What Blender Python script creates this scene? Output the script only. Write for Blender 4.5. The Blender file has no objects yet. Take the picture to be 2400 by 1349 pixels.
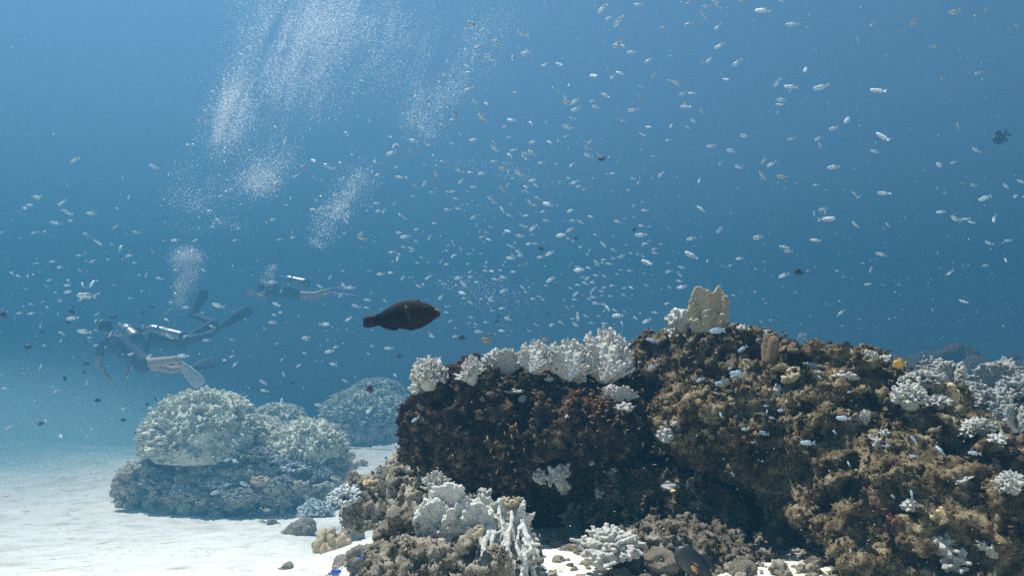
import bpy, bmesh, math, random
import numpy as np
from mathutils import Vector, Matrix
from mathutils.bvhtree import BVHTree
R = math.radians
rng = np.random.default_rng(7); random.seed(7)
S = bpy.context.scene; COL = S.collection

# ------------------------------------------------------------------ camera
CAM_Z, PITCH, FPX = 1.8, R(7.5), 1600.0          # FPX: focal length in photograph pixels (2400 wide)
cd = bpy.data.cameras.new('camera'); cd.sensor_width = 36; cd.lens = 24; cd.clip_start = .05; cd.clip_end = 400
cam = bpy.data.objects.new('camera', cd); COL.objects.link(cam)
cam.location = (0, 0, CAM_Z); cam.rotation_euler = (R(90) + PITCH, 0, 0); S.camera = cam
S.render.resolution_x, S.render.resolution_y = 1024, 575
# ------------------------------------------------------------------ light
SUN_EL, SUN_AZ = R(71), R(-66)                    # azimuth from +Y (straight ahead), negative = to the left
SUN_DIR = Vector((math.sin(SUN_AZ) * math.cos(SUN_EL), math.cos(SUN_AZ) * math.cos(SUN_EL), math.sin(SUN_EL)))
w = bpy.data.worlds.new('World'); S.world = w; w.use_nodes = True
nt = w.node_tree; bg = nt.nodes['Background']
sk = nt.nodes.new('ShaderNodeTexSky'); sk.sky_type = 'NISHITA'; sk.sun_disc = False
sk.sun_elevation = SUN_EL; sk.sun_rotation = SUN_AZ
nt.links.new(sk.outputs[0], bg.inputs[0]); bg.inputs[1].default_value = .05
sl = bpy.data.lights.new('sun', 'SUN'); sl.energy = 5.0; sl.angle = R(.6); sl.color = (1, .985, .93)
so = bpy.data.objects.new('sun', sl); COL.objects.link(so); so.location = (0, 0, 20)
so.rotation_euler = SUN_DIR.to_track_quat('Z', 'Y').to_euler()
S.view_settings.view_transform = 'Standard'; S.view_settings.look = 'None'; S.view_settings.gamma = 1
S.view_settings.exposure = 1.72
HAZE_D, HAZE_COL, HAZE_G = .090, (.046, .168, .280), .45
S.cycles.max_bounces = 5; S.cycles.volume_bounces = 1; S.cycles.diffuse_bounces = 2; S.cycles.glossy_bounces = 2
S.cycles.transparent_max_bounces = 12; S.cycles.caustics_reflective = False; S.cycles.caustics_refractive = False
S.cycles.use_denoising = False; S.cycles.denoising_prefilter = 'ACCURATE'; S.cycles.denoising_input_passes = 'RGB_ALBEDO_NORMAL'; S.cycles.use_adaptive_sampling = False

# ------------------------------------------------------------------ pixel helpers (photograph pixels, 2400 x 1349)
_F = np.array([0, math.cos(PITCH), math.sin(PITCH)]); _U = np.array([0, -math.sin(PITCH), math.cos(PITCH)])
def ray(px, py):
    return np.array([(px - 1200) / FPX, 0, 0]) + _F + (674.5 - py) / FPX * _U
def P(px, py, Y):
    d = ray(px, py); return np.array([0, 0, CAM_Z]) + d * (Y / d[1])
# ------------------------------------------------------------------ numpy noise
_perm = np.random.default_rng(3).permutation(256).astype(np.int32); _perm = np.concatenate([_perm, _perm])
_grad = np.random.default_rng(4).normal(size=(256, 3)).astype(np.float32); _grad /= np.linalg.norm(_grad, axis=1, keepdims=True)
def noise(p, f, seed=0):
    p = np.asarray(p, np.float32) * f + seed * 17.31
    i = np.floor(p).astype(np.int32); fr = p - i; i &= 255
    u = fr * fr * fr * (fr * (fr * 6 - 15) + 10)
    out = 0
    for dx in (0, 1):
        wx = u[:, 0] if dx else 1 - u[:, 0]
        for dy in (0, 1):
            wy = u[:, 1] if dy else 1 - u[:, 1]
            for dz in (0, 1):
                wz = u[:, 2] if dz else 1 - u[:, 2]
                h = _perm[_perm[_perm[(i[:, 0] + dx) & 255] + ((i[:, 1] + dy) & 255)] + ((i[:, 2] + dz) & 255)]
                g = _grad[h]
                out = out + wx * wy * wz * (g[:, 0] * (fr[:, 0] - dx) + g[:, 1] * (fr[:, 1] - dy) + g[:, 2] * (fr[:, 2] - dz))
    return out * 1.6
def fbm(p, f, octs=3, seed=0, ridged=False):
    s, a = 0, 1.0
    for o in range(octs):
        n = noise(p, f * 2 ** o, seed + o)
        s = s + a * ((1 - 2 * np.abs(n)) if ridged else n); a *= .5
    return s
# ------------------------------------------------------------------ signed distance fields -> mesh
class Field:
    def __init__(s, lo, hi, h):
        s.lo = np.array(lo, np.float32); s.h = h
        s.n = np.ceil((np.array(hi) - s.lo) / h).astype(int) + 1
        s.S = np.full(s.n, .6, np.float32)
    def box(s, lo, hi):
        a = np.clip(np.floor((np.array(lo) - s.lo) / s.h).astype(int), 0, s.n)
        b = np.clip(np.ceil((np.array(hi) - s.lo) / s.h).astype(int) + 1, 0, s.n)
        if np.any(b <= a): return None
        ax = [(s.lo[i] + s.h * np.arange(a[i], b[i])).astype(np.float32) for i in range(3)]
        return tuple(slice(a[i], b[i]) for i in range(3)), ax[0][:, None, None], ax[1][None, :, None], ax[2][None, None, :]
    def put(s, sl, d, k, carve=False):
        A = s.S[sl]
        if carve: s.S[sl] = np.maximum(A, -d); return
        if k > 0:
            hh = np.maximum(k - np.abs(A - d), 0) / k
            s.S[sl] = np.minimum(A, d) - hh * hh * k * .25
        else: s.S[sl] = np.minimum(A, d)
    def cap(s, a, b, ra, rb, k=0.0):
        a = np.asarray(a, np.float32); b = np.asarray(b, np.float32)
        m = max(ra, rb) + k + 2.5 * s.h
        q = s.box(np.minimum(a, b) - m, np.maximum(a, b) + m)
        if q is None: return
        sl, x, y, z = q; d = b - a; L = float(d @ d) + 1e-12
        t = np.clip(((x - a[0]) * d[0] + (y - a[1]) * d[1] + (z - a[2]) * d[2]) / L, 0, 1)
        D = np.sqrt((x - a[0] - t * d[0]) ** 2 + (y - a[1] - t * d[1]) ** 2 + (z - a[2] - t * d[2]) ** 2) - (ra + t * (rb - ra))
        s.put(sl, D, k)
    def ball(s, c, r, k=0.0, carve=False):
        m = r + k + 2.5 * s.h; c = np.asarray(c)
        q = s.box(c - m, c + m)
        if q is None: return
        sl, x, y, z = q
        s.put(sl, np.sqrt((x - c[0]) ** 2 + (y - c[1]) ** 2 + (z - c[2]) ** 2) - r, k, carve)
    def ell(s, c, r, k=0.0, rot=None, carve=False):
        c = np.asarray(c, np.float32); r = np.asarray(r, np.float32)
        m = (max(r) if rot is not None else r) + k + 2.5 * s.h
        q = s.box(c - m, c + m)
        if q is None: return
        sl, x, y, z = q; x = x - c[0]; y = y - c[1]; z = z - c[2]
        if rot is not None:
            M = np.array(rot, np.float32)            # columns = local axes
            x, y, z = (M[0, i] * x + M[1, i] * y + M[2, i] * z for i in range(3))
        k0 = np.sqrt((x / r[0]) ** 2 + (y / r[1]) ** 2 + (z / r[2]) ** 2)
        k1 = np.sqrt((x / r[0] ** 2) ** 2 + (y / r[1] ** 2) ** 2 + (z / r[2] ** 2) ** 2) + 1e-9
        s.put(sl, k0 * (k0 - 1) / k1, k, carve)
    def near(s, band):
        i = np.argwhere(np.abs(s.S) < band); return i, s.lo + i * s.h
    def add(s, i, v): s.S[i[:, 0], i[:, 1], i[:, 2]] += v
    def mesh(s):
        Sx = s.S; ins = Sx < 0
        for ax in range(3):                           # close at the border
            sl = [slice(None)] * 3
            for e in (0, -1): sl[ax] = e; ins[tuple(sl)] = False
        Sx = np.where(ins, np.minimum(Sx, -1e-6), np.maximum(Sx, 1e-6))
        c = np.zeros(np.array(ins.shape) - 1, np.uint8)
        off = [(a, b, d) for a in (0, 1) for b in (0, 1) for d in (0, 1)]
        nx, ny, nz = ins.shape
        for a, b, d in off: c += ins[a:nx - 1 + a, b:ny - 1 + b, d:nz - 1 + d]
        act = np.argwhere((c > 0) & (c < 8)); idx = np.full(c.shape, -1, np.int32)
        idx[act[:, 0], act[:, 1], act[:, 2]] = np.arange(len(act))
        V = np.stack([Sx[act[:, 0] + a, act[:, 1] + b, act[:, 2] + d] for a, b, d in off], 1)
        acc = np.zeros((len(act), 3), np.float32); cnt = np.zeros(len(act), np.float32)
        for i, oi in enumerate(off):
            for j, oj in enumerate(off):
                if j > i and sum(abs(p - q) for p, q in zip(oi, oj)) == 1:
                    m = (V[:, i] < 0) != (V[:, j] < 0)
                    t = V[:, i] / (V[:, i] - V[:, j] + 1e-20); t = np.where(m, t, 0)
                    acc += m[:, None] * (np.array(oi, np.float32) + t[:, None] * (np.array(oj, np.float32) - np.array(oi, np.float32)))
                    cnt += m
        verts = s.lo + (act + acc / cnt[:, None]) * s.h
        F = []
        for ax in range(3):
            u, v = (ax + 1) % 3, (ax + 2) % 3
            A = [slice(None)] * 3; B = [slice(None)] * 3; A[ax] = slice(0, -1); B[ax] = slice(1, None)
            e = np.argwhere(ins[tuple(A)] != ins[tuple(B)])
            e = e[(e[:, u] > 0) & (e[:, v] > 0) & (e[:, u] < ins.shape[u] - 1) & (e[:, v] < ins.shape[v] - 1)]
            q = []
            for du, dv in ((-1, -1), (0, -1), (0, 0), (-1, 0)):
                t = e.copy(); t[:, u] += du; t[:, v] += dv; q.append(idx[t[:, 0], t[:, 1], t[:, 2]])
            q = np.stack(q, 1); fl = ~ins[e[:, 0], e[:, 1], e[:, 2]]
            q[fl] = q[fl][:, ::-1]; F.append(q)
        return verts, np.concatenate(F)
def vnormals(v, f):
    n = np.cross(v[f[:, 2]] - v[f[:, 0]], v[f[:, 3 if f.shape[1] == 4 else 1]] - v[f[:, 1 if f.shape[1] == 4 else 0]])
    N = np.zeros_like(v)
    for i in range(f.shape[1]):
        for k in range(3): N[:, k] += np.bincount(f[:, i], n[:, k], len(v))
    return N / (np.linalg.norm(N, axis=1, keepdims=True) + 1e-12)
def rough(v, f, amp, fr, octs=2, seed=0, ridged=False):
    return v + vnormals(v, f) * (amp * fbm(v, fr, octs, seed, ridged))[:, None]
def relax(v, f, it=3, lam=.5):
    for _ in range(it):
        s = np.zeros_like(v); k = np.zeros(len(v), v.dtype)
        for i in range(4):
            for j in (1, 3):
                q = v[f[:, (i + j) % 4]]; k += np.bincount(f[:, i], minlength=len(v))
                for d in range(3): s[:, d] += np.bincount(f[:, i], q[:, d], len(v))
        v = v + lam * (s / np.maximum(k, 1)[:, None] - v)
    return v
# ------------------------------------------------------------------ objects
def mesh_from(name, v, f, mat, smooth=True):
    me = bpy.data.meshes.new(name); v = np.asarray(v, np.float32)
    if isinstance(f, np.ndarray):
        n, k = f.shape
        me.vertices.add(len(v)); me.vertices.foreach_set('co', v.ravel())
        me.loops.add(n * k); me.loops.foreach_set('vertex_index', f.astype(np.int32).ravel())
        me.polygons.add(n); me.polygons.foreach_set('loop_start', np.arange(0, n * k, k, dtype=np.int32))
        me.polygons.foreach_set('loop_total', np.full(n, k, np.int32)); me.update(calc_edges=True)
    else: me.from_pydata([tuple(map(float, p)) for p in v], [], f); me.update()
    if smooth: me.polygons.foreach_set('use_smooth', np.ones(len(me.polygons), bool))
    if mat: me.materials.append(mat)
    return me
def link(name, me, parent=None, loc=None):
    o = bpy.data.objects.new(name, me); COL.objects.link(o)
    if parent: o.parent = parent
    if loc is not None: o.location = loc
    return o
def tag(o, label, cat, group=None, kind=None):
    if label: o['label'] = label
    if cat: o['category'] = cat
    if group: o['group'] = group
    if kind: o['kind'] = kind
    return o
def obj(name, v, f, mat, loc=(0, 0, 0), parent=None):           # V in world space, LOC becomes the origin
    return link(name, mesh_from(name, np.asarray(v) - np.array(loc), f, mat), parent, None if parent else loc)
class MB:                                                        # plain polygons collected into one mesh
    def __init__(s): s.v = []; s.f = []
    def loft(s, rings, caps=True):
        b = len(s.v); n = len(rings[0])
        for r in rings: s.v += [tuple(p) for p in r]
        for i in range(len(rings) - 1):
            for j in range(n):
                k = (j + 1) % n; s.f.append((b + i * n + j, b + i * n + k, b + (i + 1) * n + k, b + (i + 1) * n + j))
        if caps:
            s.f.append(tuple(b + j for j in range(n))[::-1]); s.f.append(tuple(b + (len(rings) - 1) * n + j for j in range(n)))
        return s
    def slab(s, outline, t, axis=1):                             # flat outline in XZ (axis 1) given thickness t, thinner at the rim
        o = np.array(outline, float); c = o.mean(0); n = len(o); b = len(s.v)
        def pt(q, y): return (q[0], y, q[1])
        inn = c + (o - c) * .6
        s.v += [pt(q, 0) for q in o] + [pt(q, t / 2) for q in inn] + [pt(q, -t / 2) for q in inn]
        for j in range(n):
            k = (j + 1) % n
            s.f += [(b + j, b + k, b + n + k, b + n + j), (b + k, b + j, b + 2 * n + j, b + 2 * n + k)]
        s.f += [tuple(b + n + j for j in range(n)), tuple(b + 2 * n + j for j in range(n))[::-1]]
        return s
    def tube(s, pts, rad, n=8):
        pts = [np.array(p, float) for p in pts]; rings = []
        rad = rad if hasattr(rad, '__len__') else [rad] * len(pts)
        for i, p in enumerate(pts):
            t = pts[min(i + 1, len(pts) - 1)] - pts[max(i - 1, 0)]; t /= np.linalg.norm(t) + 1e-9
            u = np.cross(t, (0, 0, 1) if abs(t[2]) < .9 else (1, 0, 0)); u /= np.linalg.norm(u); v = np.cross(t, u)
            rings.append([p + rad[i] * (math.cos(a) * u + math.sin(a) * v) for a in np.linspace(0, 2 * math.pi, n, False)])
        return s.loft(rings)
    def build(s, name, mat, parent=None, loc=None, smooth=True): return link(name, s.me(name, mat, smooth), parent, loc)
    def me(s, name, mat, smooth=True):
        m = mesh_from(name, s.v, s.f, mat, smooth); q = bmesh.new(); q.from_mesh(m); bmesh.ops.recalc_face_normals(q, faces=q.faces); q.to_mesh(m); q.free(); return m
# ------------------------------------------------------------------ materials
def M(name, stops, scale=8, detail=6, rough_=.8, bump=None, bump_scale=60, spec=.2, second=None, rand=0, dist=.004):
    """stops: colour ramp over a noise; second: (colour, scale, lo, hi) patches laid over it"""
    m = bpy.data.materials.new(name); m.use_nodes = True; n = m.node_tree.nodes; l = m.node_tree.links
    b = n['Principled BSDF']; b.inputs['Roughness'].default_value = rough_; b.inputs['Specular IOR Level'].default_value = spec
    tc = n.new('ShaderNodeTexCoord')
    nz = n.new('ShaderNodeTexNoise'); nz.inputs['Scale'].default_value = scale; nz.inputs['Detail'].default_value = detail; nz.inputs['Roughness'].default_value = .62
    l.new(tc.outputs['Object'], nz.inputs['Vector'])
    cr = n.new('ShaderNodeValToRGB'); e = cr.color_ramp.elements
    while len(e) < len(stops): e.new(.5)
    for k, (p, c) in enumerate(stops): e[k].position = p; e[k].color = (*c, 1)
    l.new(nz.outputs['Fac'], cr.inputs[0]); out = cr.outputs[0]
    for sc in (second or []):
        c, s2, lo, hi = sc
        n2 = n.new('ShaderNodeTexNoise'); n2.inputs['Scale'].default_value = s2; n2.inputs['Detail'].default_value = 4
        l.new(tc.outputs['Object'], n2.inputs['Vector'])
        mr = n.new('ShaderNodeMapRange'); mr.inputs[1].default_value = lo; mr.inputs[2].default_value = hi; l.new(n2.outputs['Fac'], mr.inputs[0])
        mx = n.new('ShaderNodeMix'); mx.data_type = 'RGBA'; mx.inputs['B'].default_value = (*c, 1)
        l.new(mr.outputs[0], mx.inputs['Factor']); l.new(out, mx.inputs['A']); out = mx.outputs['Result']
    if rand:
        oi = n.new('ShaderNodeObjectInfo'); hs = n.new('ShaderNodeHueSaturation')
        mr = n.new('ShaderNodeMapRange'); mr.inputs[3].default_value = 1 - rand; mr.inputs[4].default_value = 1 + rand
        l.new(oi.outputs['Random'], mr.inputs[0]); l.new(mr.outputs[0], hs.inputs['Value']); l.new(out, hs.inputs['Color']); out = hs.outputs[0]
    l.new(out, b.inputs['Base Color'])
    if bump:
        nb = n.new('ShaderNodeTexNoise'); nb.inputs['Scale'].default_value = bump_scale; nb.inputs['Detail'].default_value = 6; nb.inputs['Roughness'].default_value = .7
        l.new(tc.outputs['Object'], nb.inputs['Vector'])
        bp = n.new('ShaderNodeBump'); bp.inputs['Strength'].default_value = bump; bp.inputs['Distance'].default_value = dist
        l.new(nb.outputs['Fac'], bp.inputs['Height']); l.new(bp.outputs[0], b.inputs['Normal'])
    return m
# ------------------------------------------------------------------ setting materials
m_sand = M('sand', [(.28, (.60, .59, .50)), (.5, (.79, .785, .705)), (.72, (.87, .87, .80))], 4, 10, .9, .8, 55,
           second=[((.42, .37, .27), .8, .57, .76), ((.44, .39, .30), 6, .60, .74), ((.30, .27, .21), 26, .68, .74)], dist=.015)
REEF = [(.28, (.016, .009, .004)), (.42, (.070, .046, .020)), (.52, (.205, .152, .078)), (.62, (.39, .315, .18)), (.77, (.56, .48, .32))]
m_reef = M('reef_rock', REEF, 24, 12, .95, 1, 120, second=[((.06, .033, .018), 3.5, .60, .74), ((.22, .10, .07), 8, .64, .72), ((.52, .47, .38), 11, .66, .73)], dist=.014)
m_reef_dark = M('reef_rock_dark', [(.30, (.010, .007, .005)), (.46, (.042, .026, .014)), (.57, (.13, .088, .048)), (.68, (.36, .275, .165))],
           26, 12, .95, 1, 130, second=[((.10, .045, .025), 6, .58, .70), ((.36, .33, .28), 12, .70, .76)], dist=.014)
m_mound = M('mound_reef', [(.3, (.22, .20, .15)), (.5, (.52, .485, .375)), (.7, (.74, .71, .59))], 7, 9, .95, .8, 40, dist=.02)
m_rubble = M('rubble', [(.30, (.10, .075, .048)), (.44, (.28, .23, .155)), (.55, (.46, .40, .30)), (.72, (.66, .62, .53))], 20, 11, .95, 1, 150, rand=.2, dist=.010)

m_crust = M('crusted_rock', [(.30, (.04, .028, .018)), (.44, (.13, .10, .066)), (.55, (.27, .225, .16)), (.70, (.52, .48, .40))], 20, 11, .95, 1, 150, dist=.010)
# ------------------------------------------------------------------ seabed
def smooth01(t): t = np.clip(t, 0, 1); return t * t * (3 - 2 * t)
def seabed(x, y):
    zl = np.interp(y, [-4, 0, 2, 4, 6, 8, 10, 14, 18, 19.5, 26, 50], [1.0, 1.0, .93, .68, .36, .15, .06, .12, .10, -.15, -2.6, -4.0])
    zr = np.interp(y, [-4, 0, 1.5, 2.2, 3.0, 4.2, 6, 9, 14, 18, 26, 50], [1.25, 1.33, 1.36, 1.34, 1.22, .98, .6, .25, .12, .1, -2.6, -4.0])
    xb = np.interp(y, [0, 1.6, 3.2, 5, 9], [-.42, -.45, -1.05, -1.7, -2.2])
    u = smooth01((x - xb + .12 * np.sin(y * 5 + x * 3)) / np.interp(y, [0, 2, 5, 9], [.30, .45, 1.4, 3]))
    z = zl + (np.maximum(zr, zl) - zl) * u
    p = np.stack([x, y, x * 0], -1).reshape(-1, 3)
    n = .10 * noise(p, .55, 1) + .035 * noise(p, 2.1, 2) + .012 * fbm(p, 7, 3, 5)
    damp = np.interp(y.ravel(), [0, 3, 6, 12, 40], [.25, .35, .8, 1, 3])
    return z + (n * damp).reshape(z.shape)
def axis(segs):
    return np.unique(np.concatenate([np.arange(a, b, h) for a, b, h in segs]))
gy = axis([(-4, 1, .25), (1, 3.4, .025), (3.4, 7, .04), (7, 20, .10), (20, 46, .6)])
gx = axis([(-38, -12, 1.2), (-12, -4, .16), (-4, 2.2, .035), (2.2, 6, .12), (6, 38, 1.2)])
GX, GY = np.meshgrid(gx, gy, indexing='ij'); GZ = seabed(GX, GY)
nxg, nyg = GX.shape; ii = np.arange(nxg * nyg).reshape(nxg, nyg)
gf = np.stack([ii[:-1, :-1], ii[1:, :-1], ii[1:, 1:], ii[:-1, 1:]], -1).reshape(-1, 4)
gv = np.stack([GX, GY, GZ], -1).reshape(-1, 3)
tag(obj('sand_seabed', gv, gf, m_sand), 'pale sandy seabed sloping away from the reef', 'seabed', kind='structure')
# ------------------------------------------------------------------ haze of the water
hb = MB(); lo, hi = (-39, -5, -8), (39, 47, 10.0)
hv = [(x, y, z) for x in (lo[0], hi[0]) for y in (lo[1], hi[1]) for z in (lo[2], hi[2])]
hm = bpy.data.materials.new('water_haze'); hm.use_nodes = True; n = hm.node_tree.nodes
n.remove(n['Principled BSDF']); pv = n.new('ShaderNodeVolumePrincipled')
pv.inputs['Color'].default_value = (*HAZE_COL, 1); pv.inputs['Density'].default_value = HAZE_D; pv.inputs['Density Attribute'].default_value = ''
pv.inputs['Anisotropy'].default_value = HAZE_G
hm.node_tree.links.new(pv.outputs[0], n['Material Output'].inputs['Volume']); hm.cycles.homogeneous_volume = True
tag(link('haze', mesh_from('haze', hv, [(0, 1, 3, 2), (4, 6, 7, 5), (0, 4, 5, 1), (2, 3, 7, 6), (0, 2, 6, 4), (1, 5, 7, 3)], hm, False)),
    'blue sea water haze filling the whole scene', 'water haze', kind='stuff')

# ------------------------------------------------------------------ reef rocks
TURF = []
BV = []                                                         # (verts, faces) of everything fish and corals may sit on
BV.append((gv, gf))
def pxell(Fd, px, py, Y, rx, rz, ry, k=.05, carve=False):       # ellipsoid given where it stands and its size in photograph pixels
    s = Y / FPX; Fd.ell(P(px, py, Y), (rx * s, ry, rz * s), k, carve=carve)
def crag(Fd, nl, nc, rl, rc, seed, k=.012):
    r = np.random.default_rng(seed); i, p = Fd.near(Fd.h * 1.2)
    for q in p[r.integers(len(p), size=nl)]:
        rad = rl[0] * (rl[1] / rl[0]) ** r.random() ** 1.6
        Fd.ball(q + r.normal(size=3) * rad * .35, rad, k)
    i, p = Fd.near(Fd.h * 1.2)
    for q in p[r.integers(len(p), size=nc)]:
        rad = rc[0] * (rc[1] / rc[0]) ** r.random() ** 1.6
        Fd.ball(q + r.normal(size=3) * rad * .4, rad, 0, True)
def craggy(Fd, amp, fr, seed, band=.09):
    i, p = Fd.near(band)
    q = p + .05 / (fr / 4) * np.stack([noise(p, fr * 1.7, seed + 40 + k) for k in range(3)], 1)      # warped, so that ridges curl
    Fd.add(i, -amp * .65 * fbm(p, fr, 2, seed) - amp * .62 * (fbm(q, fr * 2.6, 4, seed + 9, True) - .95) - amp * .34 * fbm(q, fr * 8, 2, seed + 5, True))
def finish(name, Fd, mat, fine, label, cat, group=None, loc=None):
    v, f = Fd.mesh(); v = rough(v, f, fine, .30 / Fd.h, 2, 3, True); v = v + vnormals(v, f) * (rng.normal(size=(len(v), 1)) * fine * .35); BV.append((v, f))
    TURF.append((name, v, f))
    loc = loc if loc is not None else (v[:, 0].mean(), v[:, 1].mean(), v[:, 2].min())
    return tag(obj(name, v, f, mat, loc), label, cat, group)
# left block
Fd = Field((-.62, 1.62, 1.22), (.55, 3.05, 1.92), .0055)
pxell(Fd, 1145, 985, 2.32, 160, 100, .42); pxell(Fd, 1330, 1000, 2.38, 190, 128, .48); pxell(Fd, 1260, 1080, 2.56, 225, 100, .42)
pxell(Fd, 1070, 960, 2.25, 86, 50, .26); pxell(Fd, 1200, 920, 2.4, 170, 62, .40); pxell(Fd, 1330, 900, 2.45, 130, 42, .32)
pxell(Fd, 1025, 1010, 2.2, 60, 42, .2); pxell(Fd, 1300, 1160, 2.75, 250, 110, .35)
pxell(Fd, 930, 1150, 2.0, 95, 95, .4, carve=True); pxell(Fd, 1200, 1230, 1.95, 320, 90, .42, carve=True); pxell(Fd, 1515, 985, 2.1, 50, 150, .42, carve=True); craggy(Fd, .055, 4.2, 11); crag(Fd, 400, 1700, (.006, .022), (.007, .030), 21, .005)
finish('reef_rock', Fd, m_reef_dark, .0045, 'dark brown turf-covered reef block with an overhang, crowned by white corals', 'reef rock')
# right slope
Fd = Field((.12, 1.02, 1.12), (1.75, 3.15, 2.02), .0065)
pxell(Fd, 1630, 870, 2.45, 150, 88, .42); pxell(Fd, 1560, 900, 2.4, 120, 85, .3); pxell(Fd, 1810, 938, 2.25, 240, 118, .5)
pxell(Fd, 1985, 1040, 2.1, 225, 138, .5); pxell(Fd, 2130, 1190, 1.8, 230, 185, .46); pxell(Fd, 2320, 1350, 1.62, 240, 190, .42)
pxell(Fd, 1860, 1080, 2.05, 190, 120, .4); pxell(Fd, 2010, 1200, 1.78, 150, 150, .34); pxell(Fd, 1640, 1000, 2.6, 190, 120, .35)
pxell(Fd, 2010, 1290, 1.62, 120, 90, .22); pxell(Fd, 1700, 1120, 2.75, 260, 170, .3); pxell(Fd, 2030, 950, 2.45, 100, 52, .4)
pxell(Fd, 1650, 975, 2.1, 140, 70, .34); pxell(Fd, 1640, 1190, 1.95, 165, 105, .72, carve=True); pxell(Fd, 1790, 1285, 1.75, 140, 82, .55, carve=True); pxell(Fd, 1500, 1090, 1.95, 80, 140, .36, carve=True); pxell(Fd, 1440, 985, 2.1, 62, 130, .42, carve=True); craggy(Fd, .06, 3.8, 31); crag(Fd, 600, 2600, (.008, .028), (.010, .050), 41, .006); crag(Fd, 0, 330, (.01, .02), (.035, .075), 42)
finish('reef_rock', Fd, m_reef, .005, 'large brown turf-covered reef slope rising to a peak with the tan plate coral', 'reef rock')
# right thicket base, further back
Fd = Field((1.25, 2.2, 1.2), (3.1, 4.3, 2.05), .016)
pxell(Fd, 2260, 1000, 3.1, 170, 80, .5); pxell(Fd, 2400, 1040, 3.0, 170, 100, .5); pxell(Fd, 2200, 1040, 2.9, 150, 80, .4); pxell(Fd, 2470, 990, 3.2, 160, 80, .5)
craggy(Fd, .07, 3.2, 51); crag(Fd, 250, 500, (.02, .05), (.02, .06), 61)
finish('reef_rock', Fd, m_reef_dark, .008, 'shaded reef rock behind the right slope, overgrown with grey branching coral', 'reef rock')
# low rocks between the blocks
Fd = Field((.12, 1.55, 1.15), (.85, 2.3, 1.6), .0065)
pxell(Fd, 1510, 1150, 2.05, 95, 42, .14); pxell(Fd, 1600, 1190, 2.0, 95, 55, .16); pxell(Fd, 1450, 1200, 2.1, 60, 60, .12); pxell(Fd, 1530, 1240, 2.0, 150, 50, .2)
craggy(Fd, .05, 6, 71); crag(Fd, 40, 420, (.006, .016), (.007, .028), 81, .005)
finish('low_rock', Fd, m_reef, .004, 'low brown eroded rock in the shaded gap between the two reef blocks', 'rock')
Fd = Field((.15, 1.45, 1.12), (.75, 1.98, 1.5), .006)
pxell(Fd, 1550, 1280, 1.75, 90, 30, .12); pxell(Fd, 1620, 1315, 1.72, 90, 38, .14); pxell(Fd, 1690, 1345, 1.7, 80, 36, .12); pxell(Fd, 1520, 1310, 1.68, 80, 34, .09)
craggy(Fd, .045, 7, 72); crag(Fd, 40, 320, (.006, .014), (.006, .022), 82, .005)
finish('low_rock', Fd, m_crust, .004, 'grey-brown crusted rubble rock on the sand beside the right slope', 'rock')
# rocks in front, carrying the big white coral
Fd = Field((-.36, 1.2, 1.15), (.12, 1.78, 1.62), .0055)
pxell(Fd, 1010, 1318, 1.5, 92, 48, .10); pxell(Fd, 1110, 1298, 1.6, 122, 80, .13); pxell(Fd, 960, 1345, 1.45, 80, 50, .10); pxell(Fd, 1060, 1345, 1.42, 90, 40, .08)
craggy(Fd, .045, 7, 73); crag(Fd, 60, 460, (.006, .016), (.006, .022), 83, .005)
finish('low_rock', Fd, m_rubble, .004, 'crusted brown rock in the foreground holding up the big white coral', 'rock')
# rock at the left foot of the left block
Fd = Field((-.66, 2.1, 1.15), (-.14, 2.8, 1.62), .008)
pxell(Fd, 965, 1120, 2.5, 46, 62, .12); pxell(Fd, 1000, 1190, 2.45, 80, 50, .16); pxell(Fd, 900, 1180, 2.6, 60, 30, .15); pxell(Fd, 860, 1150, 2.75, 40, 22, .1)
craggy(Fd, .05, 6, 74); crag(Fd, 40, 260, (.008, .018), (.008, .026), 84, .006)
finish('low_rock', Fd, m_rubble, .005, 'knobbly tan rock leaning against the left foot of the dark reef block', 'rock')
# mound on the sand, ten metres off
Fd = Field((-6.6, 8.6, -.35), (-2.1, 11.6, 1.5), .034)
for q in ((400, 1142, 10.0, 55, 20, .45), (460, 1145, 9.8, 95, 20, .45), (560, 1150, 9.7, 140, 20, .5), (680, 1138, 9.7, 100, 20, .45), (745, 1120, 9.9, 50, 20, .4), (372, 1122, 10.2, 36, 20, .4), (420, 1120, 9.9, 110, 40, .6),
          (560, 1125, 9.8, 150, 36, .6), (690, 1115, 9.9, 90, 34, .5), (480, 1075, 10.0, 95, 55, .6), (710, 1085, 10.1, 85, 42, .5), (600, 1080, 10.2, 80, 50, .6)):
    pxell(Fd, *q, k=.12)
craggy(Fd, .17, 1.7, 91, .35); crag(Fd, 520, 520, (.03, .11), (.04, .13), 92, .02)
finish('reef_mound', Fd, m_mound, .02, 'grey coral rubble mound on the open sand under the two pale domes', 'reef mound')
# low reef far behind the sand
Fd = Field((-6.8, 13.5, -1.2), (-2.2, 23, 1.2), .09)
for q in ((850, 1010, 19, 105, 34, 1.2), (800, 1022, 18.6, 60, 20, .8), (925, 1020, 20, 60, 30, 1), (650, 1020, 15, 75, 34, .8), (885, 950, 22.5, 70, 60, .8)):
    pxell(Fd, *q, k=.2)
craggy(Fd, .22, 1.2, 95, .5); crag(Fd, 200, 160, (.08, .22), (.08, .2), 96, .05)
finish('reef_mound', Fd, m_mound, .04, 'hazy low reef far behind the sand, under the faint domes', 'reef mound')
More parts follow.
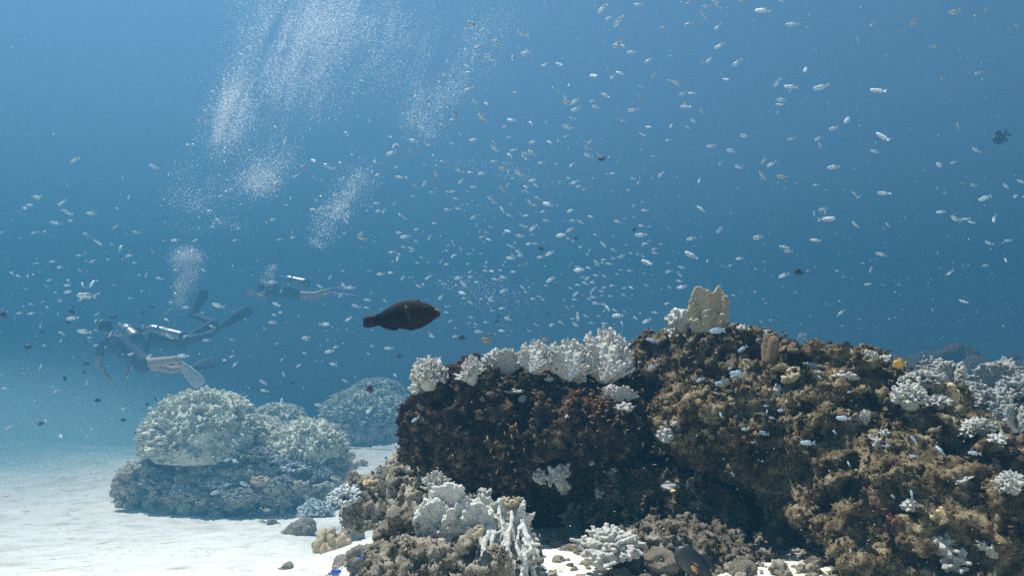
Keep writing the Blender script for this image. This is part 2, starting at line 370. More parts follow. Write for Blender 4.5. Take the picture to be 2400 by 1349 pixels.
# far ridge at the right
Fd = Field((5.0, 10.2, -.6), (11.2, 14.6, 2.9), .06)
for q in ((2200, 950, 12, 120, 78, 1.1), (2330, 950, 12.2, 150, 78, 1.1), (2130, 975, 12.3, 80, 74, .9), (2420, 970, 12, 160, 95, 1.2), (2260, 1010, 12, 260, 110, 1.3)):
    pxell(Fd, *q, k=.3)
craggy(Fd, .30, .9, 93, .6); crag(Fd, 420, 300, (.08, .26), (.07, .2), 94, .05)
finish('reef_ridge', Fd, m_reef_dark, .03, 'hazy blue-grey reef ridge far behind the right corals', 'reef ridge')

_bv = [BVHTree.FromPolygons(v.tolist(), f.tolist()) for v, f in BV]
def hit(px, py, names=None):
    d = Vector(ray(px, py)); d.normalize(); best = None
    for b in _bv:
        h = b.ray_cast(Vector((0, 0, CAM_Z)), d, 60)
        if h[0] is not None and (best is None or h[3] < best[3]): best = h
    return best
def hitP(px, py):
    h = hit(px, py); return (np.array(h[0]), h[0].y) if h else (P(px, py, 20), 20)

# ragged turf algae growing all over the rocks
def turf(name, v, f, n, L0, L1, mat, label, seed):
    g = np.random.default_rng(seed); a, b, c, d = (v[f[:, k]] for k in range(4)); nm = np.cross(c - a, d - b); ar = np.linalg.norm(nm, axis=1); nm = nm / (ar[:, None] + 1e-12)
    ctr = (a + c) / 2; vis = np.einsum('ij,ij->i', nm, np.array([0, -.2, CAM_Z]) - ctr) > -.15
    pr = ar * vis * np.clip(.55 + .9 * noise(ctr, 9, 77), .05, 2); i = g.choice(len(f), n, p=pr / pr.sum()); u, w_ = g.random((n, 1)), g.random((n, 1))
    p = (a[i] * (1 - u) + b[i] * u) * (1 - w_) + (d[i] * (1 - u) + c[i] * u) * w_; N = nm[i]; V, K = [], 3
    for k in range(K):
        dr = N + g.normal(size=(n, 3)) * .75; dr /= np.linalg.norm(dr, axis=1, keepdims=True); L = (L0 + (L1 - L0) * g.random((n, 1)) ** 2)
        s = np.cross(dr, g.normal(size=(n, 3))); s /= np.linalg.norm(s, axis=1, keepdims=True); t = np.cross(dr, s); r = L * g.uniform(.16, .34, (n, 1)); b0 = p - N * .002
        V += [b0 + s * r, b0 - s * r * .6 + t * r, b0 - s * r * .6 - t * r, b0 + dr * L + s * r * .3]
    V = np.stack(V, 1).reshape(-1, 3); q = np.array([(0, 1, 3), (1, 2, 3), (2, 0, 3)]); q = np.concatenate([q + 4 * k for k in range(K)])
    F_ = (q[None] + 4 * K * np.arange(n)[:, None, None]).reshape(-1, 3)
    tag(link(name, mesh_from(name, V, F_, mat, False)), label, 'algae', kind='stuff')
T_ = [(24000, .004, .013, m_reef_dark, 'short dark brown turf algae furring the left reef block'), (42000, .004, .014, m_reef, 'short brown turf algae furring the right reef slope')]
for (nm_, v_, f_), (n_, a_, b_, mt_, lb_) in zip(TURF[:2], T_): turf('turf_algae', v_, f_, n_, a_, b_, mt_, lb_, 5)
for k_, n_, lb_ in ((3, 5000, 'turf algae on the low rock in the shaded gap'), (4, 4500, 'turf algae on the grey-brown rubble rock'), (5, 5500, 'turf algae on the foreground rock under the big white coral'), (6, 5000, 'turf algae on the tan rock at the left foot')):
    turf('turf_algae', TURF[k_][1], TURF[k_][2], n_, .003, .010, {3: m_reef, 4: m_crust}.get(k_, m_rubble), lb_, k_)
# ------------------------------------------------------------------ coral materials
m_white = M('white_coral', [(.30, (.38, .355, .29)), (.5, (.60, .585, .525)), (.72, (.76, .755, .70))], 34, 10, .8, 1, 260, second=[((.30, .24, .15), 17, .60, .72)], rand=.06, dist=.0022)
m_grey = M('grey_coral', [(.30, (.17, .17, .15)), (.5, (.29, .295, .27)), (.72, (.42, .42, .385))], 26, 6, .8, .5, 300, second=[((.34, .30, .22), 12, .62, .72)], rand=.1, dist=.002)
m_dome = M('dome_coral', [(.3, (.48, .49, .39)), (.5, (.66, .67, .54)), (.7, (.78, .79, .66))], 7, 6, .8, .5, 60, second=[((.36, .32, .23), 2.5, .6, .72)], dist=.01)
m_tan = M('tan_coral', [(.3, (.30, .235, .14)), (.5, (.44, .36, .235)), (.7, (.58, .50, .36))], 45, 8, .85, .7, 380, second=[((.13, .09, .05), 70, .60, .66)], dist=.002)
m_yellow = M('yellow_coral', [(.3, (.36, .25, .11)), (.5, (.50, .38, .20)), (.7, (.62, .50, .31))], 30, 6, .85, .5, 260, dist=.002)
m_brown = M('brown_coral', [(.3, (.10, .065, .035)), (.5, (.19, .13, .075)), (.7, (.30, .22, .14))], 26, 8, .9, .7, 300, dist=.003)
m_blue = M('bluegrey_coral', [(.3, (.34, .38, .40)), (.5, (.50, .55, .57)), (.7, (.66, .70, .70))], 22, 6, .8, .5, 200, second=[((.30, .26, .18), 8, .6, .7)], rand=.1, dist=.003)

def dirs(n, lo=-.15, seed=0):
    g = np.random.default_rng(seed); i = np.arange(n) + .5; z = 1 - i / n * (1 - lo); a = i * 2.39996 + g.normal(size=n) * .25
    z = np.clip(z + g.normal(size=n) * .04, -1, 1); s = np.sqrt(1 - z * z)
    return np.stack([s * np.cos(a), s * np.sin(a), z], 1)
def _mesh(Fd, name, mat, am, seed=0):
    v, f = Fd.mesh(); return mesh_from(name, rough(v, f, am, .3 / Fd.h, 2, seed), f, mat)
# every builder makes a colony about 1 unit across, base at the origin, Z up
def bush(name, mat, n=70, H=.9, r=.055, seed=1, h=.022, tips=2, lo=-.1, flat=1.0):
    g = np.random.default_rng(seed); Fd = Field((-.68, -.68, -.12), (.68, .68, H + .2), h)
    Fd.ell((0, 0, H * .30), (.24, .24 * flat, H * .30), .02); E = np.array([.5, .5 * flat, H * .62]); c = np.array([0, 0, H * .36])
    for d in dirs(n, lo, seed):
        L = g.uniform(.80, 1.04); b = c + d * E * L; m = c + d * E * L * .62 + g.normal(size=3) * .02
        Fd.cap(c + d * E * .25, m, r * 1.2, r * 1.05, r * .8); Fd.cap(m, b, r, r * .88, r * .7)
        for t in range(tips):
            e = m + (b - m) * g.uniform(.3, .9) + g.normal(size=3) * r * 1.35 + d * r * 1.0
            Fd.cap(m + (b - m) * .3, e, r * .9, r * .78, r * .6)
    return _mesh(Fd, name, mat, .012, seed)
def fan(name, mat, plates=5, H=1.0, r=.042, seed=1, h=.020, spread=80, wide=.52):
    g = np.random.default_rng(seed); Fd = Field((-.68, -.55, -.12), (.68, .55, H + .16), h)
    for p in range(plates):
        yaw = (p - (plates - 1) / 2) / plates * 1.9 + g.normal() * .15; c0 = np.array([g.normal() * .05, (p - (plates - 1) / 2) * .075 + g.normal() * .015, 0])
        ax = np.array([math.cos(yaw * .7), math.sin(yaw * .7), 0]); hh = H * g.uniform(.78, 1.0); bow = g.normal() * .10
        N = 25
        for q in range(N):
            a = R(-spread + 2 * spread * q / (N - 1)) + g.normal() * .05
            def pt(t):
                s = math.sin(a) * wide * t; z = (.28 + .72 * math.cos(a)) * hh * t * (1 if abs(a) < 1 else .92)
                return c0 + ax * s + np.array([0, bow * t * t + .04 * math.sin(5 * s + p), max(z, .05)])
            k = r * 1.5; L = g.uniform(.86, 1.03)
            Fd.cap(pt(.1), pt(.55), r * 1.25, r * .95, k); Fd.cap(pt(.55), pt(L * .88), r * .95, r * .85, k)
            for e in range(3):
                o = g.normal(size=3) * r * .9; Fd.cap(pt(L * .84), pt(L) + o * np.array([1.1, .8, .9]), r * .82, r * .74, r * .5)
            for e in range(2):
                t = g.uniform(.35, .85); b = pt(t); Fd.cap(b, b + np.array([g.normal() * .3, g.choice([-1, 1]) * .8, .7]) * r * 1.9, r * .7, r * .5, r * .5)
    Fd.ell((0, 0, .06), (.2, .16, .12), .05)
    return _mesh(Fd, name, mat, .010, seed)
def lobes(name, mat, n=5, seed=1, h=.03, r=.17, H=.8):
    g = np.random.default_rng(seed); Fd = Field((-.7, -.7, -.15), (.7, .7, H + .35), h)
    for i in range(n):
        a = i * 2.4; q = np.array([math.cos(a), math.sin(a), 0]) * .28 * math.sqrt(i / max(1, n - 1)); hh = H * g.uniform(.45, 1)
        Fd.cap(q * .6, q * 1.9 + np.array([0, 0, hh]), r * 1.1, r * g.uniform(.8, 1.05), .03)
    return _mesh(Fd, name, mat, .02, seed)
def knob(name, mat, n=30, seed=1, h=.03):                       # low lumpy crust
    g = np.random.default_rng(seed); Fd = Field((-.7, -.7, -.2), (.7, .7, .8), h); Fd.ell((0, 0, .12), (.40, .40, .25), .05)
    for d in dirs(n, 0, seed): Fd.ball(d * np.array([.42, .42, .36]) + np.array([0, 0, .12]) + g.normal(size=3) * .03, g.uniform(.06, .13), .04)
    return _mesh(Fd, name, mat, .02, seed)
def slab_coral(name, mat, seed=1, h=.016):                      # upright folded plates with ragged, scalloped rims
    g = np.random.default_rng(seed); Fd = Field((-.66, -.45, -.12), (.66, .45, 1.18), h)
    for (x0, y0, tilt, W, Hh, yaw, ex) in ((-.10, .0, -.03, .31, 1.0, .08, 2.8), (.20, .06, .08, .17, 1.0, -.2, 2.4), (.32, .10, .14, .14, .84, -.4, 2.2), (-.20, .08, -.16, .20, .62, .3, 2.2), (.02, -.08, .0, .20, .46, .15, 2.2), (.30, -.06, .06, .13, .36, .5, 2), (-.34, -.06, -.05, .12, .26, -.3, 2)):
        N = 23; ax = np.array([math.cos(yaw), math.sin(yaw), 0]); ph = g.uniform(0, 6)
        for i in range(N):
            s = -1 + 2 * i / (N - 1); top = Hh * (1 - .32 * abs(s) ** ex) * (1 + .04 * math.sin(5 * s + ph) + g.normal() * .008)
            wob = np.array([0, .02 * math.sin(4 * s + ph), 0]); b = np.array([x0 * .8, y0, -.05]) + ax * s * W * .85 + wob; e = np.array([x0, y0, 0]) + ax * s * W + wob * 1.6 + np.array([tilt * top, 0, top])
            Fd.cap(b, e, .042, .022, .022); Fd.ball(e, .027 + .006 * g.random(), .012)
        for i in range(16):
            s = g.uniform(-.9, .9); z = g.uniform(.1, .85) * Hh; Fd.ball(np.array([x0 + tilt * z, y0, z]) + ax * s * W * .9 + np.array([0, -.03, 0]), g.uniform(.015, .04), .02)
    return _mesh(Fd, name, mat, .016, seed)
def frill_dome(name, mat, n=420, E=(.5, .5, .58), seed=1, h=.017, w=.030, r=.016, depth=.11, lo=-.25):
    g = np.random.default_rng(seed); E = np.array(E); Fd = Field((-.66, -.66, -.22), (.66, .66, E[2] + .14), h)
    Fd.ell((0, 0, 0), E * .88, 0)
    for d in dirs(n, lo, seed):
        p = d * E; up = np.array([0, 0, 1.0]); t = np.cross(d, np.cross(up, d)) + g.normal(size=3) * .35; t -= d * (t @ d); t /= np.linalg.norm(t) + 1e-6
        s = np.cross(d, t); J = g.uniform(.85, 1.08); m = g.integers(2, 5); bow = g.normal() * .5
        for q in range(m):
            o = (q - (m - 1) / 2) * w; b = p * .84 + t * o; e = p * J * (1 + g.normal() * .02) + t * o * 1.25 + s * (bow * o * o / w + g.normal() * .008) - up * .02
            Fd.cap(b, e, r * 1.1, r * g.uniform(.8, 1.15), r * 1.2)
    return _mesh(Fd, name, mat, .006, seed)
def curtain(name, mat, seed=1, h=.0115):                        # the big foreground colony: knuckled plates at the left, hanging ridges at the right
    g = np.random.default_rng(seed); Fd = Field((-.62, -.62, -.5), (.62, .45, .60), h)
    for x, y, z, rx, ry, rz in ((-.30, .06, .10, .20, .14, .26), (-.10, .02, -.02, .22, .15, .22), (.14, .04, .0, .20, .16, .26), (.30, .08, -.08, .18, .16, .26), (-.34, .0, -.12, .14, .12, .16)): Fd.ell((x, y, z), (rx, ry, rz), .05)
    def finger(q, d, L, r, tips=2):
        d = d / np.linalg.norm(d); m = q + d * L * .55; Fd.cap(q, m, r * 1.3, r, .02); Fd.cap(m, q + d * L, r, r * .85, .012)
        for t in range(tips): Fd.cap(m, m + (d + g.normal(size=3) * .55) * L * g.uniform(.35, .55), r * .85, r * .7, .012)
    for px_, pz, W_, H_, yaw in ((-.40, .02, .16, .34, .2), (-.26, .14, .20, .38, -.1), (-.12, .02, .18, .30, .35), (-.42, -.14, .14, .22, .1), (-.20, -.10, .18, .24, -.2), (.02, .06, .14, .26, .3)):    # plates
        ax = np.array([math.cos(yaw), math.sin(yaw), 0]); c = np.array([px_, -.06 + .1 * g.random(), pz])
        for i in range(13):
            s = -1 + i / 6; q = c + ax * s * W_ * .7 - np.array([0, 0, .08]); e = c + ax * s * W_ + np.array([0, -.07 - .05 * g.random(), H_ * (1 - .45 * abs(s) ** 2)])
            Fd.cap(q, e, .040, .026, .035); finger(e, e - q + g.normal(size=3) * .06, g.uniform(.05, .10), g.uniform(.017, .024))
    for i in range(34):                                          # ridges running down like a stiff curtain
        x = g.uniform(.0, .52) if i > 8 else g.uniform(-.12, .1); zt = .30 - .9 * max(0, x - .25) - (.22 if x < .02 else 0) + g.normal() * .05; zb = g.uniform(-.44, -.14) + (.14 if x > .42 else 0); r = g.uniform(.015, .026); y0 = -.02 - .30 * (1 - ((x - .2) / .42) ** 2) + g.normal() * .03; prev = None; N = 10
        for k in range(N + 1):
            t = k / N; q = np.array([x + .03 * math.sin(6 * t + i * 1.7) + g.normal() * .006 + (x - .2) * .15 * t, .10 + (y0 - .10) * math.sin(min(1, t * 1.15) * 1.45) + g.normal() * .006, zt + (zb - zt) * t])
            if prev is not None: Fd.cap(prev, q, r, r * g.uniform(.7, 1.25), .010)
            if k > 1 and g.random() < .6: Fd.cap(q, q + np.array([g.normal() * .035, -.035, -.03 + g.normal() * .02]), r * .85, r * .65, .010)
            prev = q
        Fd.cap(prev, prev + np.array([g.normal() * .012, -.01, -.05]), r, r * .7, .010)
        if g.random() < .6: finger(np.array([x, .08, zt]), np.array([g.normal() * .3, -.1, 1]), g.uniform(.08, .16), g.uniform(.017, .024))
    for i in range(40):                                          # fingers along the lower left edge
        x = g.uniform(-.5, .1); finger(np.array([x, -.10, g.uniform(-.22, .05)]), np.array([g.normal() * .5, -1, g.normal() * .5]), g.uniform(.05, .10), g.uniform(.018, .026))
    return _mesh(Fd, name, mat, .005, seed)

ME = dict(bush=bush('bush_coral', m_white, 125, .92, .036, 1, .018), bush2=bush('bush_coral', m_white, 84, .80, .046, 2, .020), stub=bush('stub_coral', m_white, 16, .95, .10, 3, .035, 1),
          spike=bush('spike_coral', m_white, 44, 1.1, .040, 4, .02, 1, .15), fan=fan('fan_coral', m_white, 7, 1.0, .031, 5, .0165), fan2=fan('fan_coral', m_white, 5, .95, .034, 6, .017),
          lobes=lobes('lobed_coral', m_yellow, 3, 7), knob=knob('knob_coral', m_tan, 34, 8), knobw=knob('knob_coral', m_white, 22, 9), knobb=knob('knob_coral', m_brown, 40, 10),
          slab=slab_coral('plate_coral', m_tan), dome=frill_dome('dome_coral', m_dome, 1000, h=.0135, w=.021, r=.0105, depth=.1), dome2=frill_dome('dome_coral', m_dome, 800, (.52, .5, .50), 12, .0145, .022, .0115),
          gbush=bush('bush_coral', m_grey, 120, .75, .038, 13, .019), gfan=fan('fan_coral', m_grey, 6, .9, .034, 14, .018), bbush=bush('bush_coral', m_blue, 110, .75, .036, 15, .019), tbush=bush('bush_coral', m_yellow, 40, .7, .06, 16, .03),
          curtain=curtain('curtain_coral', m_white), lump=lobes('lump_coral', m_brown, 3, 17, .035, .26, .75))
def coral(kind, name, px, py, wpx, label, cat='coral', group=None, hpx=None, yaw=None, tilt=(0, 0), Y=None, sink=.12, mat=None):
    """stand a colony WPX photograph pixels wide on whatever lies at pixel (px, py) of its foot"""
    if Y is None: p, Y = hitP(px, py)
    else: p = P(px, py, Y)
    s = wpx * Y / FPX; sz = s if hpx is None else hpx * Y / FPX
    o = link(name, ME[kind]); o.scale = (s, s, sz); o.location = p - np.array([0, -.05 * s, sink * sz])
    o.rotation_euler = (R(tilt[0]), R(tilt[1]), random.uniform(0, 6.28) if yaw is None else R(yaw))
    if mat: o.material_slots[0].link = 'OBJECT'; o.material_slots[0].material = mat
    return tag(o, label, cat, group)
W = 'white bleached branching coral'
# crown of the left block
coral('bush', 'bush_coral', 1006, 915, 88, 'round white bush coral on the left end of the dark reef block', hpx=92, sink=.05)
coral('stub', 'bush_coral', 985, 930, 52, 'narrow white finger coral trailing below the round bush coral, left block', hpx=50)
coral('spike', 'spike_coral', 1106, 898, 56, 'small spiky white coral right of the round bush coral on the dark block', hpx=66, yaw=20)
coral('stub', 'bush_coral', 1092, 892, 48, 'lumpy white crust coral at the foot of the small spiky coral', hpx=26)
coral('fan2', 'fan_coral', 1180, 872, 84, 'white fan coral with a dark dead branch across it', hpx=72, yaw=15, tilt=(0, -10))
coral('stub', 'dead_coral', 1188, 868, 46, 'dark grey dead coral branch sticking up out of a white fan coral', hpx=62, tilt=(0, -18), mat=m_brown)
coral('fan', 'fan_coral', 1256, 866, 82, 'low white fan coral, first left of the two joined fans', hpx=76, yaw=-10)
coral('fan', 'fan_coral', 1332, 880, 104, 'broad white fan coral leaning against the tallest fan', hpx=94, yaw=10)
coral('fan', 'fan_coral', 1420, 892, 116, 'tallest and roundest white fan coral, above the cleft between the reef blocks', hpx=126, yaw=-4, sink=.05)
coral('fan2', 'fan_coral', 1445, 938, 66, 'white ruffled coral lodged in the cleft below the tallest fan', hpx=46, yaw=30)
coral('knobw', 'knob_coral', 1465, 958, 46, 'greyish white lump of coral at the bottom of the cleft', hpx=34)
coral('knobw', 'knob_coral', 1288, 888, 26, 'small white coral lump below the low white fan', hpx=26)
coral('stub', 'bush_coral', 1356, 898, 34, 'small bright white coral stub below the broad fan coral', hpx=36)
coral('knobw', 'knob_coral', 1225, 938, 26, 'small white coral lump high on the dark face of the left block', hpx=28)
coral('knobw', 'knob_coral', 1200, 918, 60, 'flat whitish crust on top of the dark block', hpx=16)
coral('knobw', 'knob_coral', 1330, 977, 14, 'tiny pale coral bud on the middle of the dark face', hpx=14)
# hanging below the overhang
coral('knobw', 'knob_coral', 1262, 1112, 40, 'white knuckled coral at the left end of the hanging white coral arch', hpx=52, tilt=(60, 0))
coral('stub', 'bush_coral', 1292, 1112, 58, 'white knuckled coral in the middle of the hanging arch', hpx=58, tilt=(75, 0))
coral('knobw', 'knob_coral', 1318, 1135, 40, 'white coral lump at the right end of the hanging arch', hpx=46, tilt=(80, 10))
coral('knobw', 'knob_coral', 1328, 1098, 26, 'single white coral lump above the hanging arch', hpx=38, tilt=(60, 0))
coral('spike', 'spike_coral', 1345, 1180, 74, 'white antler coral hanging downwards under the left block', hpx=84, tilt=(118, 0), yaw=0, sink=.0)
coral('knobw', 'knob_coral', 1406, 1150, 48, 'white drooping coral lump right of the hanging antler coral', hpx=56, tilt=(70, 0))
coral('stub', 'bush_coral', 1428, 1108, 24, 'thin white coral stick in the shade above the low brown rock', hpx=44, tilt=(30, 25))
coral('knobw', 'knob_coral', 1390, 1082, 16, 'small white coral tag hanging in the dark right of the arch', hpx=26, tilt=(70, 0))
coral('knobw', 'knob_coral', 1560, 1018, 42, 'white knobbly coral piece in the dark gap at the left edge of the right slope', hpx=46, tilt=(50, 0))
coral('knobw', 'knob_coral', 1583, 993, 20, 'small white bud just above the knobbly coral piece in the dark gap', hpx=20, tilt=(40, 0))
coral('knobw', 'knob_coral', 1576, 1036, 15, 'small white bud just below the knobbly coral piece in the dark gap', hpx=18, tilt=(40, 0))
coral('knobw', 'knob_coral', 1524, 1073, 14, 'tiny white coral tuft alone in the black cave', hpx=14, tilt=(40, 0))
# foreground
coral('curtain', 'curtain_coral', 1112, 1266, 236, 'big white ridged coral draped over the foreground rock', hpx=214, yaw=4, Y=1.46, sink=.0)
coral('spike', 'spike_coral', 1020, 1165, 70, 'white finger coral standing up at the upper left of the big ridged coral', hpx=60, Y=1.50)
coral('stub', 'bush_coral', 1132, 1180, 34, 'thin white coral fingers rising behind the big ridged coral', hpx=44, Y=1.55)
coral('bush2', 'bush_coral', 1432, 1310, 140, 'white finger coral cluster on the sand right of the big ridged coral', hpx=104, Y=1.56, yaw=50)
coral('stub', 'bush_coral', 1410, 1330, 66, 'small white finger coral in front of the white finger cluster', hpx=46, Y=1.5)
coral('knob', 'knob_coral', 1276, 1272, 30, 'brown furry knob on the sand between the two foreground corals', hpx=38, sink=.25)
coral('knob', 'knob_coral', 1190, 1180, 44, 'brown turf tuft on top of the big ridged coral', hpx=34, Y=1.5)
coral('stub', 'bush_coral', 1216, 1186, 26, 'tan little coral sprig right of the brown tuft on the big coral', hpx=28, Y=1.5, mat=m_tan)
coral('knob', 'knob_coral', 1125, 1245, 34, 'tan algae tuft in the middle of the big ridged coral', hpx=34, Y=1.36, tilt=(50, 0))
coral('knob', 'lobed_coral', 774, 1290, 84, 'ochre rounded lobe coral on the rubble by the sand', hpx=110, sink=.1, mat=m_yellow)
coral('knobw', 'knob_coral', 1014, 1312, 18, 'small white lump on the foreground rock left of the big coral', hpx=24, tilt=(40, 0))
coral('bbush', 'bush_coral', 738, 1210, 82, 'blue-grey branching coral at the edge of the rubble, nearest the sand', hpx=60)
coral('bbush', 'bush_coral', 812, 1180, 88, 'blue-grey branching coral on the rubble, right of and above its twin', hpx=64)
coral('knob', 'knob_coral', 865, 1135, 34, 'tan round coral head on the rubble bank', hpx=28, mat=m_yellow)
coral('stub', 'bush_coral', 900, 1115, 44, 'grey-brown stubby coral on the rubble bank near the tan head', hpx=36, mat=m_grey)
# peak of the right slope
coral('slab', 'plate_coral', 1662, 768, 100, 'tan upright plate coral on the peak of the right reef slope', hpx=96, yaw=0, sink=.02)
coral('stub', 'bush_coral', 1600, 780, 70, 'white knobbly coral left of the tan plate coral', hpx=66, sink=.02)
coral('bush2', 'bush_coral', 1592, 770, 56, 'round white coral crown leaning on the tan plate', hpx=54, sink=0)
coral('stub', 'bush_coral', 1576, 796, 30, 'short white coral sprig below the white knobbly coral on the peak', hpx=40)
coral('knob', 'knob_coral', 1640, 776, 34, 'tan coral lump at the foot of the plate coral', hpx=28)
coral('knobw', 'knob_coral', 1696, 764, 22, 'pale coral bud right of the plate coral', hpx=22)
coral('knobw', 'knob_coral', 1738, 770, 24, 'white coral bud on the ridge right of the plate coral', hpx=22)
coral('lump', 'lump_coral', 1802, 838, 50, 'smooth brown rounded coral knob on the ridge', hpx=68, sink=.05)
coral('stub', 'bush_coral', 1797, 790, 30, 'little white coral on top of the brown rounded knob', hpx=22)
coral('stub', 'bush_coral', 1880, 808, 19, 'white coral stick standing alone on the ridge', hpx=36)
coral('knob', 'knob_coral', 1862, 880, 52, 'pale tan rock slab lit on the upper slope', 'rock', hpx=46, tilt=(35, 20))
coral('knobw', 'knob_coral', 1985, 884, 58, 'white flattened coral slab on the upper right slope', hpx=28, tilt=(10, 10))
coral('tbush', 'bush_coral', 1795, 925, 40, 'beige star-shaped coral tuft on the slope', hpx=28, tilt=(45, 0))
coral('stub', 'bush_coral', 1828, 925, 22, 'white coral sprig right of the beige tuft', hpx=32, tilt=(20, 0))
coral('lobes', 'lobed_coral', 1850, 1005, 26, 'cream thumb-shaped coral on the middle slope', hpx=26)
coral('stub', 'bush_coral', 2030, 990, 22, 'cream stick coral leaning right on the slope', hpx=44, tilt=(10, 30))
coral('stub', 'bush_coral', 2052, 1048, 40, 'white coral tuft on the right slope, below the leaning stick', hpx=30, tilt=(35, 0))
coral('knobw', 'knob_coral', 2072, 1012, 26, 'small white crust on the right slope beside the leaning stick', hpx=18, tilt=(35, 0))
for k, (x, y, wd, lab) in enumerate([(2036, 838, 20, 'first'), (2052, 842, 15, 'second'), (2075, 850, 24, 'third')]):
    coral('stub', 'bush_coral', x, y, wd, lab + ' small white coral in a row along the ridge, counted from the left', hpx=24, group='small corals along the ridge')
coral('bush', 'bush_coral', 2135, 955, 84, 'bright white bush coral at the right end of the ridge', hpx=76)
coral('bush2', 'bush_coral', 2202, 955, 54, 'smaller bright white bush coral beside the yellow lobes', hpx=46)
coral('lobes', 'lobed_coral', 2205, 935, 56, 'tall smooth ochre lobe coral above the small white bush', hpx=58, sink=0)
coral('lobes', 'lobed_coral', 2235, 950, 42, 'short smooth ochre lobe coral right of the tall one', hpx=44, sink=0)
for x, y, wd, hp, kd, lab in [(2165, 905, 100, 60, 'gbush', 'pale grey coral bush behind the bright white bush'), (2225, 895, 120, 72, 'gfan', 'largest dark grey fan coral in the right thicket'),
        (2285, 945, 90, 80, 'gbush', 'grey branching coral right of the ochre lobes'), (2345, 900, 110, 76, 'gfan', 'grey fan coral high at the right frame edge'),
        (2330, 960, 100, 74, 'gbush', 'grey branching coral below the high right fan'), (2390, 930, 90, 84, 'gbush', 'grey branching coral cut by the right frame edge'),
        (2375, 1000, 90, 76, 'gfan', 'lower grey fan coral cut by the right frame edge'), (2310, 1010, 60, 44, 'gbush', 'small grey coral low in the right thicket')]:
    coral(kd, 'thicket_coral', x, y, wd, lab, hpx=hp)
for x, y, wd, hp, kd, lab in [(2285, 1010, 66, 40, 'bush2', 'white coral crust on the upper right slope, below the thicket'), (2335, 1035, 36, 26, 'stub', 'small white coral right of the upper crust'),
        (2245, 1130, 30, 26, 'stub', 'white coral sprig on the lower right slope, highest of the lower ones'), (2262, 1125, 40, 20, 'knobw', 'cream crust beside the highest lower sprig'),
        (2345, 1100, 50, 60, 'stub', 'white coral clump at the far right of the slope'), (2385, 1150, 60, 70, 'bush2', 'large white coral at the right frame edge, lower slope'),
        (2145, 1195, 34, 34, 'stub', 'white coral scrap low on the right slope, under the lower sprig'), (2200, 1290, 66, 50, 'stub', 'white coral lump at the lower right, upper of two'),
        (2242, 1330, 60, 52, 'stub', 'white coral lump at the lower right, lower of two'), (2330, 1305, 76, 44, 'bush2', 'white coral cluster in the bottom right corner'),
        (2385, 1235, 40, 36, 'stub', 'small white coral near the right frame edge, above the corner cluster'), (2215, 1215, 34, 34, 'lobes', 'cream rounded coral on the lower right slope'),
        (1918, 1290, 30, 26, 'knobw', 'pale worn coral patch low on the right slope beside the shade')]:
    coral(kd, 'slope_coral', x, y, wd, lab, hpx=hp, tilt=(30, 0))
# the mound on the open sand
def dome(kind, px, py, Y, wpx, hpx, label, yaw, name='dome_coral', group='dome corals'):
    o = link(name, ME[kind]); s = wpx * Y / FPX; o.scale = (s, s, hpx * Y / FPX / .66); o.location = P(px, py, Y); o.rotation_euler = (0, 0, R(yaw)); return tag(o, label, 'coral', group)
dome('dome', 478, 1030, 9.7, 262, 135, 'largest pale dome coral with frilled ridges, on the left mound', 20)
dome('dome2', 722, 1052, 9.9, 180, 92, 'smaller grey dome coral on the right end of the mound', 100)
dome('dome2', 600, 1020, 10.2, 120, 62, 'low grey dome coral squeezed between the two pale domes', 10)
dome('dome2', 650, 985, 15, 130, 54, 'hazy dome coral just behind the mound', 200)
dome('dome', 858, 975, 19, 205, 76, 'large hazy dome coral far off behind the sand', 60)
dome('dome2', 885, 915, 22.5, 120, 40, 'faintest dome coral, farthest away above the hazy one', 300)
dome('dome2', 930, 1000, 21, 110, 46, 'hazy dome coral beside the left edge of the dark block', 30)
for x, y, wd, hp, kd, lab in [(370, 1140, 90, 60, 'gbush', 'grey branching coral at the left end of the mound'), (330, 1165, 70, 44, 'gbush', 'grey coral lowest at the left foot of the mound'),
        (455, 1085, 44, 34, 'bbush', 'pale small coral under the largest dome'), (500, 1110, 70, 46, 'bbush', 'pale coral bush in the middle of the mound'), (428, 1160, 60, 40, 'bbush', 'pale coral at the front foot of the mound'),
        (710, 1055, 64, 32, 'tbush', 'orange-tan branching coral under the smaller dome'), (610, 1075, 80, 44, 'gbush', 'grey-brown coral between the two domes'), (690, 1105, 90, 50, 'bbush', 'pale bushy coral at the right of the mound'),
        (750, 1115, 60, 40, 'bbush', 'pale coral at the right foot of the mound'), (610, 1130, 48, 34, 'knob', 'round tan coral head low on the mound'), (560, 1165, 80, 34, 'gbush', 'grey coral along the front edge of the mound'),
        (450, 1180, 34, 22, 'gbush', 'small dark coral on the sand before the mound'), (850, 1090, 22, 20, 'tbush', 'small tan coral alone on the far sand'), (410, 1085, 70, 46, 'gbush', 'grey bushy coral tucked under the left rim of the largest dome'), (545, 1090, 80, 50, 'gbush', 'grey bushy coral under the right rim of the largest dome'), (655, 1085, 60, 40, 'bbush', 'pale coral filling the gap under the low middle dome'), (780, 1095, 56, 40, 'gbush', 'grey coral at the right end of the smaller dome'), (520, 1140, 70, 40, 'bbush', 'pale coral low on the mound, left of the round tan head'), (660, 1140, 66, 40, 'gbush', 'grey coral low on the mound, right of the round tan head'), (400, 1165, 50, 34, 'knob', 'tan lump at the left front foot of the mound'), (480, 1020, 70, 40, 'tbush', 'beige soft coral tuft on the face of the largest dome')]:
    coral(kd, 'mound_coral', x, y, wd, lab, hpx=hp)
